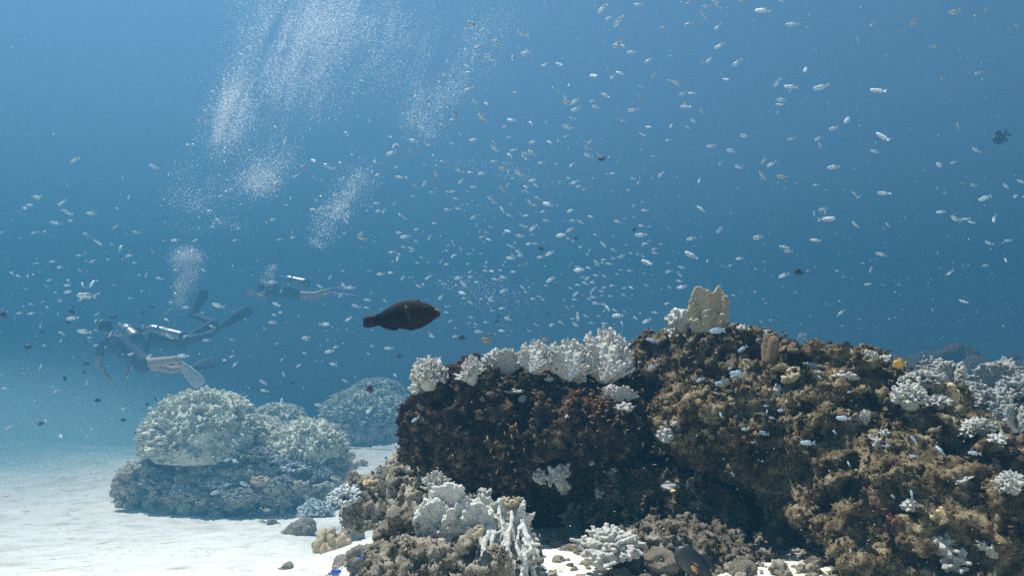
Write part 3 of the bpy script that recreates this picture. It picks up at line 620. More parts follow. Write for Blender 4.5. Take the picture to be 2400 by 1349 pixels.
# ------------------------------------------------------------------ rubble and stones on the seabed
def stone_mesh(seed, mat, h=.07):
    g = np.random.default_rng(seed); Fd = Field((-.75, -.75, -.6), (.75, .75, .75), h)
    for k in range(4): Fd.ell(g.normal(size=3) * .16, g.uniform(.22, .45, 3), .08)
    v, f = Fd.mesh(); return rough(v, f, .13, 2.4, 3, seed, True), f
ST = [stone_mesh(200 + k, None) for k in range(5)]
def scatter(name, spots, mat, label, cat):
    V, Fc, n = [], [], 0
    for p, s, k in spots:
        v, f = ST[k % 5]; a = random.uniform(0, 6.28); c, sn = math.cos(a), math.sin(a)
        m = np.array([[c, -sn, 0], [sn, c, 0], [0, 0, random.uniform(.5, .95)]])
        V.append(v @ m.T * s + p); Fc.append(f + n); n += len(v)
    v = np.concatenate(V); f = np.concatenate(Fc); o = link(name, mesh_from(name, v, f, mat)); return tag(o, label, cat, kind='stuff')
sp = []
while len(sp) < 1700:
    y = random.uniform(1.35, 3.6); x = random.uniform(-1.5, .9)
    xb = np.interp(y, [0, 1.6, 3.2, 5], [-.38, -.40, -.98, -1.6])
    if x < xb + random.gauss(.10, .10) or fbm(np.array([[x, y, 0]]), 2.2, 2, 8)[0] < (-.12 if x > -.2 else -.35): continue
    sp.append((np.array([x, y, float(seabed(np.array([[x]]), np.array([[y]]))[0, 0])]), .008 + .034 * random.random() ** 2.2, random.randrange(5)))
scatter('rubble', sp, m_rubble, 'loose coral rubble littering the sand around the reef foot', 'rubble')
sp = []
while len(sp) < 420:
    y = random.uniform(8.6, 11.5); x = random.uniform(-6.2, -2.3); d = ((x + 4.05) / 1.25) ** 2 + ((y - 9.95) / .85) ** 2
    if d > 1.25 or d < .35: continue
    sp.append((np.array([x, y, float(seabed(np.array([[x]]), np.array([[y]]))[0, 0])]), .03 + .16 * random.random() ** 2, random.randrange(5)))
for k in range(700):
    x, y = random.uniform(300, 800), random.uniform(1040, 1185); p, Y = hitP(x, y)
    if 8.4 < Y < 11.2 and p[2] > .12: sp.append((p, .03 + .10 * random.random() ** 2, random.randrange(5)))
scatter('rubble', sp, m_mound, 'grey coral rubble skirting the left mound', 'rubble')
STM = [mesh_from('stone', v, f, m_rubble) for v, f in ST]
for px, py, wd, lab in [(855, 1320, 60, 'grey stone on the sand, lowest and largest of the scattered ones'), (800, 1325, 44, 'flat grey stone left of the largest one at the bottom'), (672, 1332, 22, 'small stone alone on the bottom sand'),
        (700, 1250, 60, 'rough grey rubble block at the sand edge, left of the ochre lobe coral'), (820, 1265, 50, 'grey stone just right of the ochre lobe coral'), (905, 1262, 54, 'pale stone on the rubble slope above the bottom stones'),
        (640, 1227, 22, 'small brown stone on the bare sand nearest the mound'), (792, 1108, 16, 'dark pebble on the far sand by the mound'), (930, 1230, 50, 'pale stone lying highest on the rubble slope'), (290, 1128, 40, 'dark flat stone left of the mound'),
        (1560, 1335, 70, 'tan boulder at the bottom edge under the right slope'), (1740, 1345, 60, 'grey stone half in shade at the bottom edge')]:
    p, Y = hitP(px, py); s = wd * Y / FPX; o = link('stone', STM[random.randrange(5)]); o.location = p + np.array([0, 0, .1 * s]); o.scale = (s, s, s * .75); o.rotation_euler.z = random.uniform(0, 6)
    tag(o, lab, 'stone', 'scattered stones')

# ------------------------------------------------------------------ fish
def grad_mat(name, top, belly, rough_=.45, rand=.12, zr=(-.12, .14), xmix=None):
    m = bpy.data.materials.new(name); m.use_nodes = True; n = m.node_tree.nodes; l = m.node_tree.links; b = n['Principled BSDF']
    b.inputs['Roughness'].default_value = rough_; b.inputs['Specular IOR Level'].default_value = .35
    tc = n.new('ShaderNodeTexCoord'); sx = n.new('ShaderNodeSeparateXYZ'); l.new(tc.outputs['Object'], sx.inputs[0])
    mr = n.new('ShaderNodeMapRange'); mr.inputs[1].default_value, mr.inputs[2].default_value = zr; l.new(sx.outputs[2], mr.inputs[0])
    mx = n.new('ShaderNodeMix'); mx.data_type = 'RGBA'; mx.inputs['A'].default_value = (*belly, 1); mx.inputs['B'].default_value = (*top, 1); l.new(mr.outputs[0], mx.inputs['Factor']); out = mx.outputs['Result']
    if xmix:
        c, a, e = xmix; m2 = n.new('ShaderNodeMapRange'); m2.inputs[1].default_value = a; m2.inputs[2].default_value = e; l.new(sx.outputs[0], m2.inputs[0])
        x2 = n.new('ShaderNodeMix'); x2.data_type = 'RGBA'; x2.inputs['B'].default_value = (*c, 1); l.new(m2.outputs[0], x2.inputs['Factor']); l.new(out, x2.inputs['A']); out = x2.outputs['Result']
    oi = n.new('ShaderNodeObjectInfo'); hs = n.new('ShaderNodeHueSaturation'); m3 = n.new('ShaderNodeMapRange'); m3.inputs[3].default_value = 1 - rand; m3.inputs[4].default_value = 1 + rand
    l.new(oi.outputs['Random'], m3.inputs[0]); l.new(m3.outputs[0], hs.inputs['Value']); l.new(out, hs.inputs['Color']); l.new(hs.outputs[0], b.inputs['Base Color']); return m
m_pale = grad_mat('pale_fish', (.40, .50, .58), (.64, .68, .66))
m_bluef = grad_mat('blue_white_fish', (.27, .40, .51), (.47, .55, .58), xmix=((.50, .60, .58), -.30, -.48))
m_olive = grad_mat('yellowtail_fish', (.24, .30, .30), (.50, .55, .46), xmix=((.62, .36, .06), -.16, -.34))
m_dark = grad_mat('dark_fish', (.018, .020, .024), (.035, .032, .030))
m_gold = grad_mat('golden_fish', (.30, .14, .03), (.42, .22, .06))
m_yell = grad_mat('yellow_fish', (.62, .34, .03), (.66, .40, .06))
m_orange = grad_mat('orange_fish', (.50, .22, .04), (.55, .28, .06))
m_cobalt = grad_mat('cobalt_fish', (.02, .07, .50), (.04, .14, .55))
def fish_mesh(name, mat, H=.36, Wd=.15, bend=0., fork=.6, deep=.32, fin=1.0):
    """unit-length fish, nose at x=.5, tail tip at x=-.5, fins have real thickness"""
    b = MB(); rings = []
    for t in np.linspace(0, 1, 12):
        x = .5 - .76 * t; hh = H * .5 * (max(math.sin(math.pi * min(1, (t * .97 + .03)) ** .72), 0) ** .8 * .86 + .14 * (1 if t > .05 else t / .05)) if t < .999 else H * .09
        hh = max(hh, .012 if t < .05 else H * .09); ww = Wd * .5 * hh / (H * .5) * (1 if t < .6 else 1 - .5 * (t - .6))
        y = bend * (max(0, .1 - x)) ** 2
        rings.append([(x, y + ww * math.cos(a), hh * math.sin(a) * (1.0 if math.sin(a) > 0 else .92)) for a in np.linspace(0, 2 * math.pi, 10, False)])
    b.loft(rings); n0 = len(b.v)
    ty = bend * .36 ** 2
    for s in (1, -1):                                            # tail lobes
        b.slab([(-.24, .0), (-.24, s * H * .10), (-.36, s * H * .30), (-.50, s * H * .46), (-.46, s * H * .30), (-.40 - .06 * (1 - fork), s * H * .06)], .02)
    b.slab([(.22, H * .43), (.10, H * .60 * fin), (-.05, H * .60 * fin), (-.19, H * .50 * fin), (-.22, H * .24), (-.1, H * .30), (.1, H * .40)], .018)
    b.slab([(-.02, -H * .42), (-.09, -H * .58 * fin), (-.19, -H * .46 * fin), (-.21, -H * .2), (-.1, -H * .3)], .018)
    b.slab([(.15, -H * .40), (.08, -H * .64), (.03, -H * .46), (.08, -H * .38)], .016)
    for s in (1, -1):                                            # pectoral fins stand off the flank
        q = len(b.v); b.slab([(.19, .03), (.06, .05), (.02, -.03), (.08, -.07)], .012)
        b.v[q:] = [(x, y + s * (Wd * .5 + .35 * max(0, .19 - x)), z) for x, y, z in b.v[q:]]
    for q in range(n0, len(b.v)):
        x, y, z = b.v[q]
        if x < .1: b.v[q] = (x, y + bend * (.1 - x) ** 2, z)
    me = b.me(name, mat); eye = MB()
    return me
FM = dict(P=[fish_mesh('damselfish', m_pale, .285, .13, bd) for bd in (0, .45, -.45, .9)], B=[fish_mesh('blue_damselfish', m_bluef, .31, .14, bd) for bd in (0, .35, -.4)],
          O=[fish_mesh('yellowtail_fish', m_olive, .33, .15, bd) for bd in (0, .5, -.5)], D=[fish_mesh('dark_damselfish', m_dark, .50, .17, bd, .3, fin=1.15) for bd in (0, .4)],
          G=[fish_mesh('golden_fish', m_gold, .26, .13, bd, .8) for bd in (0, .5, -.5)])
def raw(ox, oy, s, txt):
    o = []
    for q in txt.split(';'):
        a = q.split()
        if len(a) >= 4: o.append((ox + float(a[0]) / s, oy + float(a[1]) / s, float(a[2]) / s, float(a[3]), a[4] if len(a) > 4 else 'P'))
    return o
FISH = []
FISH += raw(900, 0, 3, "1540 58 72 209;1138 12 45 230;1795 36 72 165;2345 35 90 128;2265 50 62 185;2250 112 66 140;2145 24 50 200 O;1585 127 64 212;1650 146 80 225;2345 196 66 230;2360 324 66 200;1970 196 48 170 O;2145 170 58 180 O;975 240 72 165;1000 372 80 205;1640 312 66 205 O;1690 330 60 140;1745 366 70 195;1860 425 52 200;2290 422 64 225;2240 440 40 150;2015 395 36 235 O;1130 458 50 190;1235 456 62 145;1475 443 25 100;750 410 84 150;905 412 50 95;1015 425 36 150 O;625 175 78 145 O;790 296 56 140 O;660 332 58 220 O;680 405 40 150 O;455 458 32 230 O;430 535 44 200 O;386 578 30 110 O;315 718 38 160 O;598 512 54 170;595 628 62 210;932 652 50 175 O;1238 644 44 190 O;1300 600 32 260;1480 535 64 155;1610 542 48 210;1660 516 58 150;1895 527 44 235;1285 698 58 135;1345 710 66 210;1285 728 58 150;1560 673 62 145;1470 713 52 200;1350 770 72 200;1495 754 64 165;1803 610 44 155;2015 571 44 150;2065 588 72 165;2100 661 58 205;2165 657 46 165;2122 752 68 170;2115 730 36 240;1752 776 74 190;1325 833 46 160;1680 852 46 165;1805 690 56 145 O;643 717 48 155;720 732 44 135 O;695 830 76 140;498 802 60 120 O;480 840 40 225;410 884 52 145 O;200 660 40 140;135 748 44 100;135 900 36 180;895 846 58 160;850 893 40 190;985 900 40 100 O;1032 867 40 120;1145 864 30 110;1290 895 62 170;1252 893 28 180;1282 960 36 200;885 967 42 190;1052 998 62 200;1163 1000 40 145;1227 990 30 240;1452 996 42 225;2180 850 54 175;2140 898 44 150;2020 886 48 250;2235 788 42 130;1862 895 42 160;1815 947 44 145;2000 986 36 185;2298 1030 62 185;1440 1094 68 165;1535 1115 54 170 D;1510 1087 26 150;1583 1105 26 230;1463 1046 28 230;1422 1038 36 110;908 1058 46 200;1000 1080 58 175;1045 1075 68 150;985 1108 48 135;885 1094 50 130;783 1047 64 155;775 1005 40 130;325 960 54 165;210 990 66 165;52 966 40 160;315 1021 42 180;477 1011 36 160;627 984 58 185;535 950 38 130;97 1022 40 140;70 1024 40 250;205 1072 58 160 O;1108 1145 52 185;1320 1160 44 225;958 1221 72 160;840 1186 62 170 O;848 1146 34 200;775 1135 46 195;692 1219 56 185;530 1200 58 155;604 1214 38 160;540 1277 42 210;370 1163 30 190;410 1138 40 150;290 1163 40 170;365 1228 36 120;160 1255 34 135;283 1290 50 230;360 1275 48 110 O;220 1310 40 140;630 1314 46 185;1045 1270 54 185;1068 1305 40 150;1340 1283 58 200;1303 1255 38 160;1370 1310 40 195;1236 1280 36 225 O;995 1316 36 140;835 1330 50 140 O;865 1303 36 240;1610 1220 44 185;1755 1258 44 160;1790 1285 40 235;1948 1225 52 220;2217 1272 46 250;2367 1147 36 220;1722 1334 34 210;1410 1332 40 220 O")
FISH += raw(1600, 0, 3, "565 74 92 160;775 172 84 172;885 190 40 215 O;700 4 70 180;1335 172 44 220;1235 282 46 110;1625 156 56 230 O;1912 86 84 195 O;2135 76 58 195 O;2355 180 56 210 O;2300 203 44 200 O;1780 328 60 190 O;1823 553 50 160 O;2088 514 50 190 O;305 560 44 150;385 440 74 215;868 487 76 238;667 579 58 232;763 612 84 165;758 642 34 240;975 613 104 190;1378 640 92 155;700 702 76 190;680 737 48 165;672 790 44 255;1160 840 82 227;1063 902 74 200;960 973 62 205;970 1030 52 110;1410 965 96 130;1353 1066 68 172;765 977 58 190;437 955 66 185;345 1060 72 178;570 1130 50 235;625 1153 64 208;393 1175 58 175;560 1235 66 135;700 1244 70 172 O;1065 1175 84 187;935 1300 40 195;1935 888 50 100;2065 1057 66 155;1810 1160 84 185;1903 1143 46 200;2275 1310 60 155;2385 1280 60 150;2045 1302 50 175;425 12 60 200 O")
FISH += raw(1600, 380, 3, "1212 223 52 145;1242 245 36 210;1416 220 80 172;1846 214 26 190;2128 252 90 200;985 330 60 200;1000 348 44 110;925 367 42 105;1012 402 88 358;1217 440 62 140;1442 442 44 135;1816 350 52 180;1912 397 76 168;1990 400 46 180;2030 424 40 150;2190 400 68 235;2345 238 54 205;130 330 60 135;262 475 64 225;63 537 62 190;532 528 80 192;65 657 96 145;400 677 48 185;715 597 60 165;743 625 60 182;935 549 56 165;1400 648 68 165;2155 570 62 160;2290 552 40 180;2130 726 40 185;2272 686 40 260;1878 777 50 225;713 794 62 200;1092 763 40 200;1323 753 40 250;1305 857 44 185;1977 980 46 150;1757 1040 28 150;1115 1055 56 215;175 693 30 240;818 773 66 180 D;155 1025 66 232 B;245 1183 90 185 B")
FISH += raw(900, 400, 3.2, "362 163 42 175;220 192 34 190;516 158 46 180;480 160 30 180;640 162 34 180;78 243 34 215;797 210 48 150;828 242 36 170;540 212 48 165 O;665 225 24 200;477 293 46 180;558 284 46 178;780 280 24 120;668 349 44 210;952 252 34 140;888 295 54 120;1148 200 40 200;1180 215 50 155 O;1230 252 76 158;1093 238 44 135;1135 262 42 175;1068 125 36 140;1045 152 34 215;1075 160 40 160;1193 307 40 195;945 336 50 165;1020 322 28 130;1065 338 38 180;833 356 26 170;1220 376 52 165;1400 299 52 195;1553 348 42 145;1420 372 54 190;1477 387 46 150;1755 382 56 165;1875 347 30 215;1955 298 52 175;1875 262 36 240;1838 145 36 220;1933 414 42 165;1993 419 32 200;1930 482 84 178;1880 442 40 195 D;1395 442 54 205;1330 484 70 180;1440 508 36 170 D;1382 510 38 175;1420 526 26 200;1585 482 34 160;1650 555 62 145;1475 571 38 210;1540 600 34 260;1243 619 68 208;1175 648 52 185;1180 586 40 165 D;1140 548 42 180;1090 548 50 190;1022 487 62 170;930 454 52 160;903 467 34 220;1040 411 46 175;1070 421 32 180;1120 427 66 212;1165 434 22 200;965 572 44 165 O;935 560 36 150;985 543 26 150;1013 612 56 150;967 634 36 150;953 655 66 178;1022 640 40 165;785 518 44 155;732 498 36 200;770 462 34 190;720 452 30 220;800 422 34 160;762 720 34 170;640 624 36 190;525 637 46 225;575 590 40 110;670 590 30 140;485 560 30 190;515 537 30 120;428 491 28 215;342 500 42 235;378 395 38 175;245 440 38 185;160 356 36 150;118 331 28 120;112 465 42 180;162 495 72 195;243 530 38 145;208 583 50 160;150 573 42 160;205 605 32 180;62 611 54 190;115 628 36 150;103 655 52 265;285 653 36 150;250 690 32 200;428 680 36 225;470 702 40 175;630 699 34 180;50 766 44 170;143 802 34 215;330 804 44 215;265 866 46 160;293 855 30 120;228 832 24 220;425 824 32 190;460 848 30 160;500 890 26 160;645 755 38 215;650 795 42 190;560 803 62 190;595 850 60 130;590 918 60 160;600 955 34 190;698 835 36 180;835 815 50 165;877 822 34 140;893 797 48 170;810 755 40 160;762 750 38 180;873 748 30 150;893 713 30 120;770 686 32 230;910 683 26 220;970 759 38 180;1063 697 36 235 O;1072 826 24 150;1120 850 24 240;1040 876 44 140;1070 910 34 180;897 900 64 205;805 972 48 170;765 942 36 110;803 950 34 210;730 962 32 180;1120 961 40 180;1165 944 36 160;1192 967 28 170;1250 815 68 210;1217 862 28 150;1293 851 26 240 D;1465 745 70 178;1460 727 50 170;1592 685 46 145;1600 708 36 160;1650 668 36 180;1640 690 30 160;1690 697 50 170;1535 730 40 155;1525 805 46 225;1492 798 34 200;1590 785 40 170;1655 793 40 150;1455 857 40 175;1510 845 46 155;1567 835 42 190;1400 882 34 160;1437 920 48 225;1575 885 40 225;1555 910 36 255;1570 946 48 165;1540 960 34 160;1635 936 30 185;1650 876 36 205;1630 904 40 180;1700 940 34 180;1710 862 36 190;1803 880 26 180;1855 878 34 145;1800 935 40 150;1845 750 36 180;1775 650 44 170;1790 635 40 180;1720 657 40 185;1720 596 40 145;1780 745 36 170;1750 775 32 160;1850 620 24 145;1905 627 30 150;1950 645 34 160;1960 547 36 170;1992 525 30 190;2080 551 30 180;2030 617 44 170;2030 587 36 190;1975 690 84 150;2230 725 46 160;2135 755 50 200;2225 784 38 165;2215 828 38 165;2235 872 62 188;2145 875 32 150;1970 862 34 150;1590 993 52 175;1650 1003 36 160;1678 1030 46 120;1740 1050 36 165;1755 1086 72 180;1970 1125 64 205;2037 1063 50 175;1785 1145 34 110;1885 1105 36 130;1803 1055 26 140;1610 1088 30 160;1560 1140 36 180;1655 1145 48 175;1515 1090 40 150;1453 1095 66 95;1415 1108 36 190;1437 1155 50 145;1375 1027 34 140;1420 1015 30 200;1325 1135 36 160;1345 1152 26 150;1260 1155 42 210;1140 1153 34 140;1430 965 36 185;1350 965 26 235;885 1032 44 185;815 1048 34 180;655 1100 40 175;640 1138 30 220;690 1152 34 160;930 1110 54 160;935 1085 30 225;765 1135 34 190;885 1200 48 175;710 1205 56 175;540 1180 28 170;535 1240 40 195;350 1222 34 150;362 1242 46 165;470 1062 38 170;500 1125 36 210;490 1015 24 200;650 988 40 145;780 1000 26 140;425 948 44 215;858 1097 36 80 D;848 1130 36 200 D;588 1255 50 180 D;797 1235 40 95 D;1238 1070 26 180 D")
FISH += raw(450, 280, 4.496, "155 18 58 180;622 325 56 200;522 432 56 115;555 545 68 225;885 95 78 125;955 120 62 225;978 215 82 230;1283 437 84 150;1173 505 84 150 O;1098 595 62 220;1290 612 50 125;1470 520 62 170;1508 515 50 195;1650 495 58 240;1700 500 52 155;1595 618 40 110;1925 450 58 140;2103 190 58 160;2130 277 60 250;2170 275 62 140;2222 90 56 180;2100 355 110 192;1870 20 50 115;2157 506 56 200;2203 503 36 230;2187 610 86 172;1957 580 60 200;960 450 46 240;895 665 66 225;932 670 58 240;295 805 50 225;518 893 56 190;175 965 56 150;1000 904 54 180;1280 948 74 175;1355 938 66 205;1548 948 104 200;1640 1000 64 205;1278 1025 48 145;1632 1087 52 140;1475 1125 36 180;1885 920 40 150;1945 884 72 180;1967 963 68 185;2025 963 58 220;2132 880 50 230;2187 1005 38 110;280 1070 80 140;222 1132 60 180;492 1140 60 205;852 1055 62 195;1053 1188 50 95;1067 1243 52 205;928 1264 60 190;460 1273 58 195;35 1275 52 235;1612 1200 58 195;1785 1198 72 215;1558 1238 38 170;1795 1248 90 160 O;2180 1193 56 178;2228 1240 56 200;1930 1245 30 240")
FISH += raw(0, 340, 4.496, "790 158 100 212;1625 228 88 160;1775 315 44 120;1295 360 56 110;663 420 40 130;375 548 100 345;442 533 38 235;1360 543 62 220;1797 478 40 140;655 610 78 235;300 632 80 0;257 665 74 345;700 702 84 330;763 730 36 110;968 722 88 180;990 685 36 210;1238 670 50 155;1500 742 36 220;555 808 70 190;608 825 76 190;748 797 64 185;1217 862 70 212;460 912 64 0;362 924 70 188;20 920 50 195;207 977 42 190;562 970 36 180;907 934 64 175;945 970 38 160;1443 917 66 172;1035 1025 80 325;1180 1047 50 155;1265 1085 66 88;1850 1003 74 190;1725 1005 40 180;2055 1005 50 240;1605 1125 48 120;868 1085 30 200;903 1137 46 150;840 1162 58 185;978 1222 66 205;908 1225 40 150;1137 1205 48 180;1365 1165 66 205;1420 1242 54 178;1850 1317 56 180;375 1247 48 10;557 1227 54 200;635 1288 70 175;840 1255 30 120;843 1320 42 130;2195 698 46 150;118 1340 40 170;2145 1322 60 150;220 1085 34 180")
FISH += raw(0, 600, 5.62, "160 232 80 145;238 262 80 165;362 272 60 130;440 248 56 140;512 210 44 10;652 317 74 190;615 395 52 165;350 432 50 190;733 485 60 155;900 328 66 140;893 385 84 185;1085 375 84 130;1207 368 100 85;1280 326 56 165;908 470 120 190;1145 522 176 178;1060 568 80 30;797 588 72 200;785 557 44 200;565 600 44 235;410 635 70 170;622 678 66 165;28 692 44 240;260 750 74 190;418 755 80 190;542 748 42 180;760 758 46 255;960 818 112 190;1280 765 72 220;1265 845 66 200;650 870 34 200;533 918 66 260;812 1012 84 165;840 1040 50 160;1115 995 130 175;1455 1025 90 255;1300 488 60 215;1190 1075 70 175;808 1108 58 225;583 1175 60 180;1190 1128 42 160;1265 1175 76 180;1920 255 56 250;2107 292 72 175;1840 252 54 170;1722 555 58 180;1510 382 44 185;1730 1288 70 200;2195 843 78 155;1960 1320 70 230;1385 1207 46 125;967 660 62 150 D;947 735 66 145 D;1492 805 76 195 D;1890 745 66 190 D;2005 663 66 180 D;1870 865 48 180 D;905 875 72 190 D;45 778 100 160 D;562 995 68 175 D;375 1195 100 178 D;1025 1150 46 110 D;1470 1252 56 180 D")
FISH += raw(0, 820, 5.62, "528 235 80 80;313 308 50 190;75 507 90 180;745 535 86 205;1140 425 68 235;933 535 46 160;785 1128 110 340;1630 772 70 205;1995 765 90 175;2130 1228 90 180;1210 1040 60 190;1480 905 50 180;1730 238 44 230;1425 207 40 170;603 932 60 150;130 1015 90 210;1150 1280 66 145;770 1328 56 195;1130 175 82 0 D;1115 293 48 160 D;857 375 76 130 D;1280 662 76 0 D;535 968 76 15 D;1620 920 66 0 D;1790 1088 46 180 D;1935 715 66 0 D;2050 650 46 100 D;2085 210 44 150 D;1880 783 30 180 D;1665 715 34 180 D")
FISH += raw(150, 540, 2.9975, "1465 365 62 180;1495 520 58 160;1525 575 42 178;1480 592 36 180;1468 645 46 180;1523 425 28 240;1085 527 68 165;975 578 28 175;860 540 52 182;720 628 40 155;1045 675 42 155;740 742 50 135;860 738 42 195;1005 770 42 185;1180 767 30 170;838 880 70 180;597 885 50 225;470 867 44 200;1205 937 40 230;1130 911 36 178;1180 883 36 215;1700 752 54 190;1830 658 66 0;1710 770 30 180;1500 795 30 190;1865 848 54 195;1910 817 38 195;1692 861 36 165;1530 907 28 230;1650 948 36 225;1895 940 54 165;1770 915 26 200;1402 1065 50 150;1410 1123 44 165;1528 1205 50 95;1790 1223 46 175;1975 1055 36 150;2145 1258 60 225;1543 1010 40 110;2052 530 50 165;2120 541 40 0;2000 622 44 220;2135 487 44 175;2255 497 32 130;2015 402 58 185;1945 455 46 215;1797 393 44 150;1965 390 48 125;1870 325 40 235;2225 306 44 190;2295 298 36 175;2380 332 40 235;2140 289 28 185;1960 285 30 200;2280 825 46 185;2168 813 36 160;2140 867 28 170;1565 1303 36 130;1135 1300 30 220;1610 1068 40 180 D;2142 1110 62 315 D;2355 883 40 190 D")
FISH += raw(1350, 640, 3.373, "605 535 90 162 B;605 740 80 215 B;1120 455 104 185 B;1320 597 86 212 B;1285 790 120 182 B;1150 870 104 190 B;980 842 62 205 B;1880 730 116 165 B;1447 520 46 200 B;1500 543 36 170 B;640 680 36 255 B;1625 1083 64 185 B;2117 1145 90 178 B;1487 1264 76 165 B;1333 1228 54 185 B;1835 1340 100 180 B;1213 692 36 190 B;1345 680 36 200 B;1113 947 36 175 B;1365 740 30 150 B;1220 750 40 200 B;1170 828 36 150 B;1265 1125 36 200 B;1145 1120 36 100 B;1550 1143 44 165 B;1505 1048 36 175 B;1510 1090 30 250 B;2045 1255 40 120 B;1405 1338 36 180 B;2160 937 36 190 B;1930 825 36 130 B;1930 780 36 170 B;1240 815 36 180 B;835 108 60 188;330 337 72 180;555 377 58 205;250 278 46 115;160 238 52 178;720 240 44 195")
FISH += raw(1900, 760, 2.29, "555 618 44 130 B;695 673 42 120 B;415 648 32 180 B;880 690 56 175 B;555 706 40 180 B;130 577 24 140 B;542 908 36 100 B;442 922 28 140 B;205 748 24 100 B;590 258 30 170 B;470 372 30 130 B;190 115 66 180 D")
FISH += raw(250, 850, 3.2, "605 447 70 178 B;685 592 62 178 B;910 724 58 195 B;965 735 56 170 B;827 968 70 195 B;1038 908 66 155 B;903 910 42 200 B;848 620 36 125 B;710 725 28 230 B;1347 400 34 130 B;1550 512 30 130 B;1970 350 60 225;1310 297 46 95;2315 425 54 215 B;2335 868 46 240 B;2165 97 40 130;1790 135 36 155;1195 1100 50 0 O;1165 1190 60 340 O;155 770 46 0 O;1720 860 70 165 O;1978 627 26 120 D;2095 712 24 90 D")
FISH += [(1718, 1111, 16, 130, 'B'), (1985, 812, 30, 178, 'D')]
_g = random.Random(5)
def fish_pose(x, y, ln, ang, real=.065, Y=None, yaw=None):
    """matrix of a fish seen LN photograph pixels long at (x, y), head towards ANG; the size decides how far off it swims"""
    ps = _g.uniform(-.6, .6) if yaw is None else yaw; c = math.cos(ps)
    steep = abs(math.sin(R(ang))) > .8
    if Y is None:
        Y = real * _g.uniform(.85, 1.15) * FPX * c / ln; h = hit(x, y)
        if h is not None: Y = min(Y, h[0].y * _g.uniform(.90, .97) - .02)
        Y = min(max(Y, .9), 16)
    L = 1.12 * ln * Y / FPX / c; a = R(ang)
    xa = Vector((math.cos(a) * c, math.sin(ps), math.sin(a) * c)).normalized()
    up = Vector((-math.sin(a), 0, math.cos(a))) * (1 if math.cos(a) >= 0 else -1)
    ya = up.cross(xa).normalized(); za = xa.cross(ya)
    m = Matrix((xa, ya, za)).transposed().to_4x4() @ Matrix.Scale(L, 4); m.translation = Vector(P(x, y, Y)); return m, Y
# ---- words that tell one fish from the next
COLS = [(0, 'the bare sand at far left'), (200, 'the left diver'), (330, 'the diver with the silver tank'), (520, 'the far diver'), (780, 'the dark parrotfish'), (1060, 'the round bush coral'), (1240, 'the white fan corals'),
        (1480, 'the tan plate coral'), (1740, 'the brown coral knob'), (1930, 'the lone ridge corals'), (2080, 'the yellow fish'), (2220, 'the right thicket')]
TOPY = dict(zip([c[1] for c in COLS], [1040, 745, 700, 650, 705, 840, 780, 690, 780, 800, 850, 830]))
def where(x, y):
    c = [n for x0, n in COLS if x >= x0 - 1][-1] if x >= 0 else COLS[0][1]; d = TOPY[c] - y
    if y > 820 and x > 930: return 'over ' + ('the dark reef block' if x < 1440 else 'the upper right slope' if y < 960 else 'the middle right slope' if y < 1080 else 'the lower right slope')
    if y > 880 and x > 290: return 'by the left mound'
    return ('far above ' if d > 560 else 'high above ' if d > 420 else 'well above ' if d > 270 else 'above ' if d > 130 else 'just above ' if d > 30 else 'level with ' if d > -60 else 'below ') + c
def tilt(a):
    a %= 360; f = 'left' if 90 < a < 270 else 'right'; s = math.degrees(math.asin(math.sin(R(a))))
    return f'level and facing {f}' if abs(s) < 14 else f"nose {'up' if s > 0 else 'down'} facing {f}" if abs(s) < 62 else f"standing nose {'up' if s > 0 else 'down'}"
ORD = ['', 'second ', 'third ', 'fourth ', 'fifth ', 'sixth ', 'seventh ', 'eighth ', 'ninth ', 'tenth ', 'eleventh ', 'twelfth ']
def label_all(items, adj):
    """items: (object, x, y, angle). Same words twice: counted from the left"""
    by = {}
    for o, x, y, a in items: by.setdefault(f'{adj} {tilt(a)}, {where(x, y)}', []).append((x, o))
    for t, L in by.items():
        L.sort(key=lambda q: q[0])
        for k, (x, o) in enumerate(L): o['label'] = t if len(L) == 1 else ('leftmost ' if k == 0 else 'rightmost ' if k == len(L) - 1 else ORD[min(k, 11)]) + t
pale = sorted([f for f in FISH if f[4] == 'P'], key=lambda f: -f[2]); near_b = [f for f in FISH if f[4] == 'B']
NB = 300
def put_fish(lst, key, name, adj, cat, group, real):
    it = []
    for x, y, ln, a, k in lst:
        m, Y = fish_pose(x, y, ln, a, real); o = link(name, random.choice(FM[key])); o.matrix_world = m; tag(o, None, cat, group); it.append((o, x, y, a))
    label_all(it, adj)
put_fish(pale[:NB], 'P', 'damselfish', 'pale damselfish', 'fish', 'pale damselfish schooling in open water', .062)
put_fish(near_b, 'B', 'blue_damselfish', 'blue-white damselfish', 'fish', 'blue-white damselfish close to the reef', .05)
put_fish([f for f in FISH if f[4] == 'O'], 'O', 'yellowtail_fish', 'olive fish with yellow tail', 'fish', 'olive fish with yellow tails', .065)
put_fish([f for f in FISH if f[4] == 'D'], 'D', 'dark_damselfish', 'small black damselfish', 'fish', 'small dark damselfish', .06)
GOLD = "770 62;860 48;905 65;970 55;1095 43;1125 70;1205 75;1270 92;1235 85;1310 125;1330 120;1390 138;1385 128;960 130;990 160;1095 120;1200 120;1190 165;1240 150;1060 248;1110 240;1180 243;1170 275;1245 228;1300 250;1300 268;1285 230;1125 335;1225 328;1245 303;1315 352;1325 380;1395 345;1255 385;1250 411;1240 443;1285 480;1318 428;1338 515;1410 482;1382 548;1390 400;1475 372;1575 390;1170 478;1180 535;1240 608;1505 603;1480 627;1612 590;1705 485;1755 530;1645 742;1590 262;1505 238;1465 215;1605 110;425 553;495 560;630 570;507 610;398 635;460 668;660 660;240 675;215 707;320 712;755 708;465 752;270 790;305 850;380 843;430 825;570 787;463 890;335 948;327 985;488 972;412 1030;503 1060;347 1105;300 1160;490 1110;655 270;1750 918;730 95;765 100"
gl = []
